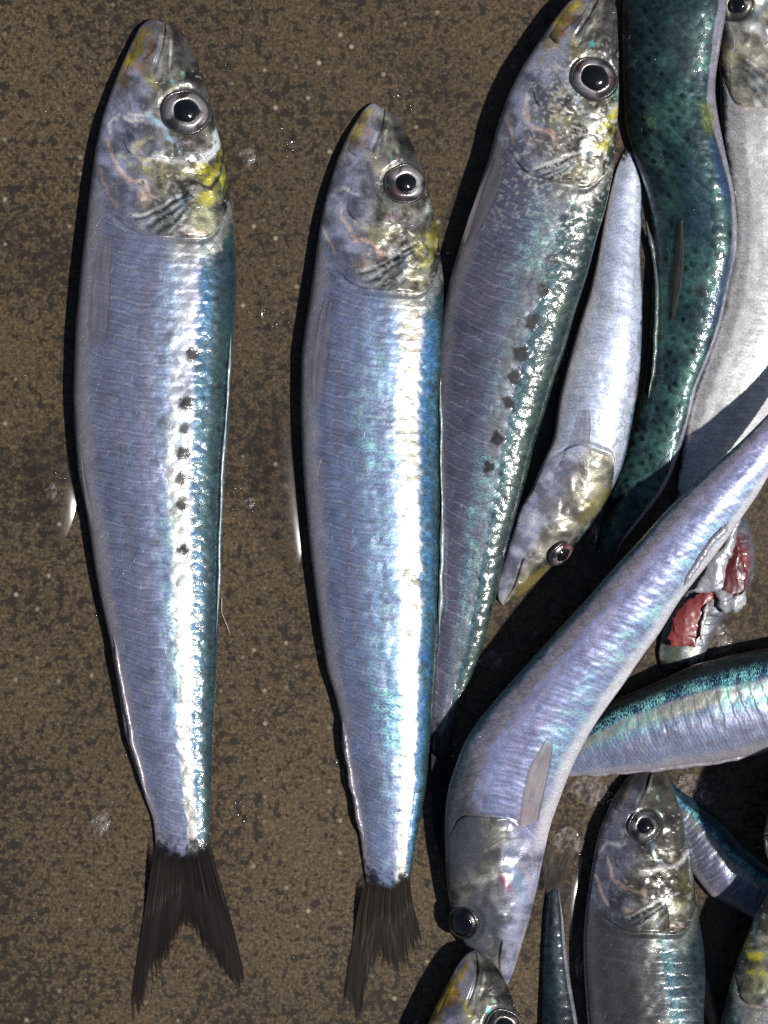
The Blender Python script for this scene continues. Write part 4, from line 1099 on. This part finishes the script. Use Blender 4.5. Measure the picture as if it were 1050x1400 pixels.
# ---- 15: torn fish with red flesh behind the diagonal one
def torn_fish():
    g = Fish('torn_sardine', 'torn sardine with red flesh showing behind the diagonal fish',
        belly=[(1012, 690), (992, 712), (972, 750), (948, 795), (918, 835), (905, 866), (900, 892), (903, 915)],
        back=[(1012, 690), (1024, 715), (1032, 750), (1030, 790), (1012, 825), (985, 850), (968, 885), (958, 915)],
        seed=151, ratio=0.38, z0=(4, 0), gill=0.2, nt=200, ntop=80, back_c=1.5, flat_tail=False,
        look=dict(head=0.0, flank=(0.16, 0.17, 0.18), pale=(0.4, 0.42, 0.38), stripe=0.0, metal=0.4,
                  patches=[(1010, 770, 22, 55, 0.05, (0.10, 0.012, 0.016), 1.0), (920, 890, 22, 24, 0, (0.10, 0.13, 0.09), .8), (948, 893, 12, 20, 0, (0.45, 0.46, 0.40), .7)]))
    g.body()
    def lump(name, a, b, h, z, col, mat=FLESH, seed=0, n=(60, 28)):
        A = resample(a, n[0], 0.02); Bq = resample(b, n[0], 0.02)
        q = np.linspace(0, 1, n[1])
        x = (A[:, None, 0] * (1 - q) + Bq[:, None, 0] * q).ravel(); y = (A[:, None, 1] * (1 - q) + Bq[:, None, 1] * q).ravel()
        Pp = np.repeat(np.linspace(0, 1, n[0]), n[1]); Q = np.tile(q, n[0])
        x = x + 7 * (fbm(x * .07, y * .07, seed + 21, 3) - .5) * 2; y = y + 7 * (fbm(x * .07, y * .07, seed + 25, 3) - .5) * 2
        env = np.sqrt(np.clip(np.sin(Pp * math.pi), 0, 1)) * np.sqrt(np.clip(np.sin(Q * math.pi), 0, 1))
        zz = z + h * env * (0.75 + 0.5 * fbm(x * .06, y * .06, seed, 3)) + 1.6 * (fbm(x * .16, y * .05, seed + 4, 3) - .5) * env
        co = np.vstack([P3(x, y, zz), P3(x, y, z - 2 + 0 * zz)])
        nn = fbm(x * .09, y * .03, seed + 7, 4)
        c = np.array(col)[None] * (0.55 + 0.9 * nn)[:, None]
        f = np.vstack([grid_faces(*n), grid_faces(*n, flip=True, base=n[0] * n[1])])
        pr = np.tile(np.array([[0.5, 0.3, 0, 0.2]]), (len(co), 1))
        uv = np.stack([x * .13, y * .13], 1)
        return put(name, build_mesh(name, co, f, mat, col=np.vstack([c, c]), prop=pr, uv=np.vstack([uv, uv])), g.root)
    lump('red_flesh', [(958, 806), (936, 822), (918, 845), (910, 870), (922, 884)], [(972, 808), (976, 822), (966, 838), (960, 862), (948, 884)], 6, 28, (0.24, 0.050, 0.050), seed=3)
    lump('dark_flesh', [(1000, 732), (996, 765), (980, 800), (972, 814)], [(1010, 730), (1017, 765), (1021, 800), (1018, 818)], 5, 30, (0.12, 0.018, 0.022), seed=5)
    lump('belly_membrane', [(1010, 706), (985, 745), (962, 785), (946, 806)], [(1014, 712), (1004, 745), (992, 785), (984, 812)], 8, 31, (0.48, 0.46, 0.50), SKIN, seed=8)
    lump('torn_membrane', [(978, 808), (982, 826), (992, 838), (1004, 842)], [(990, 806), (1008, 814), (1022, 810), (1018, 830)], 11, 30, (0.62, 0.60, 0.64), SKIN, seed=11)
    g.ridge('skin_edge', [(968, 824), (962, 845), (958, 866), (963, 884)], 3.0, 4, (0.66, 0.64, 0.66), 5, zadd=36)
    return g
torn_fish()

# ------------------------------------------------------------------ water, flakes, fibre on the stone
def drop(label, x, y, rx, ry, ang=0.0, h=0.35, seed=0, z=0.0, name='water_drop', cat='water drop', group=None):
    nr, m = 14, 40
    r = np.linspace(0, 1, nr); a = np.linspace(0, 2 * math.pi, m, endpoint=False)
    R = np.repeat(r, m); A = np.tile(a, nr)
    wob = 1 + 0.16 * np.sin(2 * A + seed) * 0.5 + 0.10 * np.sin(3 * A + seed * 2.3)
    lx = R * np.cos(A) * rx * wob; ly = R * np.sin(A) * ry * wob
    zz = z + 0.4 + h * min(rx, ry) * (1 - R ** 2.0)
    X = x + lx * math.cos(ang) - ly * math.sin(ang); Y = y + lx * math.sin(ang) + ly * math.cos(ang)
    me = build_mesh(name, P3(X, Y, zz), grid_faces(nr, m, wrap=True, flip=True), WATER)
    o = put(name, me)
    c = P3(np.array(float(x)), np.array(float(y)), np.array(float(z)))
    v = np.empty(len(me.vertices) * 3); me.vertices.foreach_get('co', v)
    me.vertices.foreach_set('co', (v.reshape(-1, 3) - c).ravel()); me.update()
    o.location = Vector(c)
    tag(o, label, cat, group)
    return o

def flake(label, x, y, rx, ry, ang=0.0, seed=0, z=0.0, name='wet_flake', cat='flake'):
    n = 26
    q = np.linspace(-1, 1, n)
    U, V = [k.ravel() for k in np.meshgrid(q, q, indexing='ij')]
    rr = np.maximum(np.abs(U), np.abs(V)); aa = np.arctan2(V, U)
    wob = 0.55 + 0.75 * fbm(np.cos(aa) * 1.7 + 5 + seed, np.sin(aa) * 1.7 + 5, seed, 3)
    lx = rr * np.cos(aa) * rx * wob; ly = rr * np.sin(aa) * ry * wob
    zz = z + 1.0 + 5.0 * fbm(U * 2.2 + seed, V * 2.2, seed, 3) * (1 - rr * 0.8)
    X = x + lx * math.cos(ang) - ly * math.sin(ang); Y = y + lx * math.sin(ang) + ly * math.cos(ang)
    me = build_mesh(name, P3(X, Y, zz), grid_faces(n, n, flip=True), SLIME)
    o = put(name, me)
    c = P3(np.array(float(x)), np.array(float(y)), np.array(float(z)))
    v = np.empty(len(me.vertices) * 3); me.vertices.foreach_get('co', v)
    me.vertices.foreach_set('co', (v.reshape(-1, 3) - c).ravel()); me.update()
    o.location = Vector(c)
    tag(o, label, cat)
    return o

drop('long bead of water beside the belly of the leftmost sardine', 68, 668, 32, 84, -0.12, 0.20, 1)
drop('long bead of water beside the belly of the second sardine', 378, 668, 34, 120, -0.12, 0.20, 2)
drop('small water drop just above the snout of the second sardine', 541, 129, 9, 6, 0.4, 0.6, 3)
drop('water drop between the heads of the two whole sardines', 396, 194, 9, 12, 0.3, 0.5, 4)
drop('tall narrow water drop right of the leftmost sardine shoulder', 357, 424, 6, 18, 0.1, 0.55, 5)
drop('round water drop touching the anal fin of the second sardine', 458, 1042, 8, 8, 0, 0.6, 6)
drop('tall bead of water left of the grey fish head', 774, 1222, 26, 66, 0.1, 0.24, 7)
drop('little bead of water beside the eye of the pale head-down fish', 810, 728, 8, 14, 0.1, 0.6, 8, z=6)
drop('round water drop under the sideways fish, near the grey snout', 829, 1090, 10, 9, 0, 0.6, 9)
drop('small water drop above the long bead, below the grey fish cheek', 791, 1322, 6, 14, 0, 0.6, 10)
flake('pale crumpled flake right of the leftmost sardine head', 338, 214, 12, 13, 0.2, 3)
flake('white ragged flake left of the leftmost sardine tail stalk', 137, 1126, 13, 20, 0.3, 5)
flake('tiny pale flake right of the middle of the leftmost sardine', 341, 688, 7, 9, 0.5, 7)
flake('small pale flake beside the long bead at the far left', 70, 672, 9, 13, 0.1, 9)
flake('clear ring of slime on the bare stone left of the diagonal fish', 672, 902, 18, 15, 0.3, 11)
flake('glassy scrap of membrane above the dark blue fish at the bottom', 778, 1152, 24, 22, 0.2, 13)
flake('shiny brown scrap of slime right of the grey fish snout', 950, 1082, 30, 22, 0.5, 15)
flake('wet scrap below the diagonal fish near the torn one', 980, 872, 26, 22, 0.3, 17)
flake('glossy slime beside the diagonal fish above the grey snout', 806, 1082, 28, 22, 0.1, 19)

def droplets():
    """fine spray of water on the stone, too small and many to count"""
    rng = np.random.default_rng(5)
    co = []; fa = []; nb = 0
    m, nr = 10, 5
    r = np.linspace(0, 1, nr); a = np.linspace(0, 2 * math.pi, m, endpoint=False)
    R = np.repeat(r, m); A = np.tile(a, nr)
    def one(x, y, rad):
        nonlocal nb
        e = rng.uniform(0.7, 1.5); th = rng.uniform(0, 3.1)
        lx = R * np.cos(A) * rad * e; ly = R * np.sin(A) * rad / e
        co.append(P3(x + lx * math.cos(th) - ly * math.sin(th), y + lx * math.sin(th) + ly * math.cos(th), 0.4 + 0.5 * rad * (1 - R ** 2)))
        fa.append(grid_faces(nr, m, wrap=True, flip=True, base=nb)); nb += nr * m
    for k in range(150):
        one(rng.uniform(-10, 640), rng.uniform(0, 1400), rng.uniform(0.9, 2.6))
    for (x, y) in ((350, 210), (395, 195), (360, 430), (338, 690), (80, 660), (460, 1045), (545, 130), (610, 360), (330, 1100), (600, 1090), (605, 1140), (612, 1060), (598, 1020), (820, 1085), (960, 1090), (790, 1180), (930, 1075), (140, 1120)):
        for k in range(7):
            one(x + rng.normal(0, 11), y + rng.normal(0, 14), rng.uniform(1.2, 4.2))
    me = build_mesh('water_droplets', np.vstack(co), np.vstack(fa), WATER)
    o = put('water_droplets', me)
    o['kind'] = 'stuff'
    o['label'] = 'fine spray of tiny water droplets on the brown stone'
droplets()

def fibre():
    pts = np.array([(303, 818), (303, 838), (309, 852), (314, 866)], float)
    L = resample(pts, 40, 0.05)
    m = 6
    an = np.linspace(0, 2 * math.pi, m, endpoint=False)
    d = np.gradient(L, axis=0); d /= np.hypot(*d.T)[:, None]
    x = (L[:, 0][:, None] - d[:, 1][:, None] * np.cos(an)[None] * 0.7).ravel()
    y = (L[:, 1][:, None] + d[:, 0][:, None] * np.cos(an)[None] * 0.7).ravel()
    z = (2 + np.sin(an)[None] * 0.7 + 0 * L[:, :1]).ravel()
    me = build_mesh('fibre', P3(x, y, z), grid_faces(40, m, wrap=True), simple_mat('fibre_pale', 0.4, 0.3), col=np.full((len(x), 3), (0.42)) * np.array((1, .86, .7)))
    o = put('fibre', me)
    tag(o, 'thin pale fibre curling beside the back of the leftmost sardine', 'fibre')
fibre()
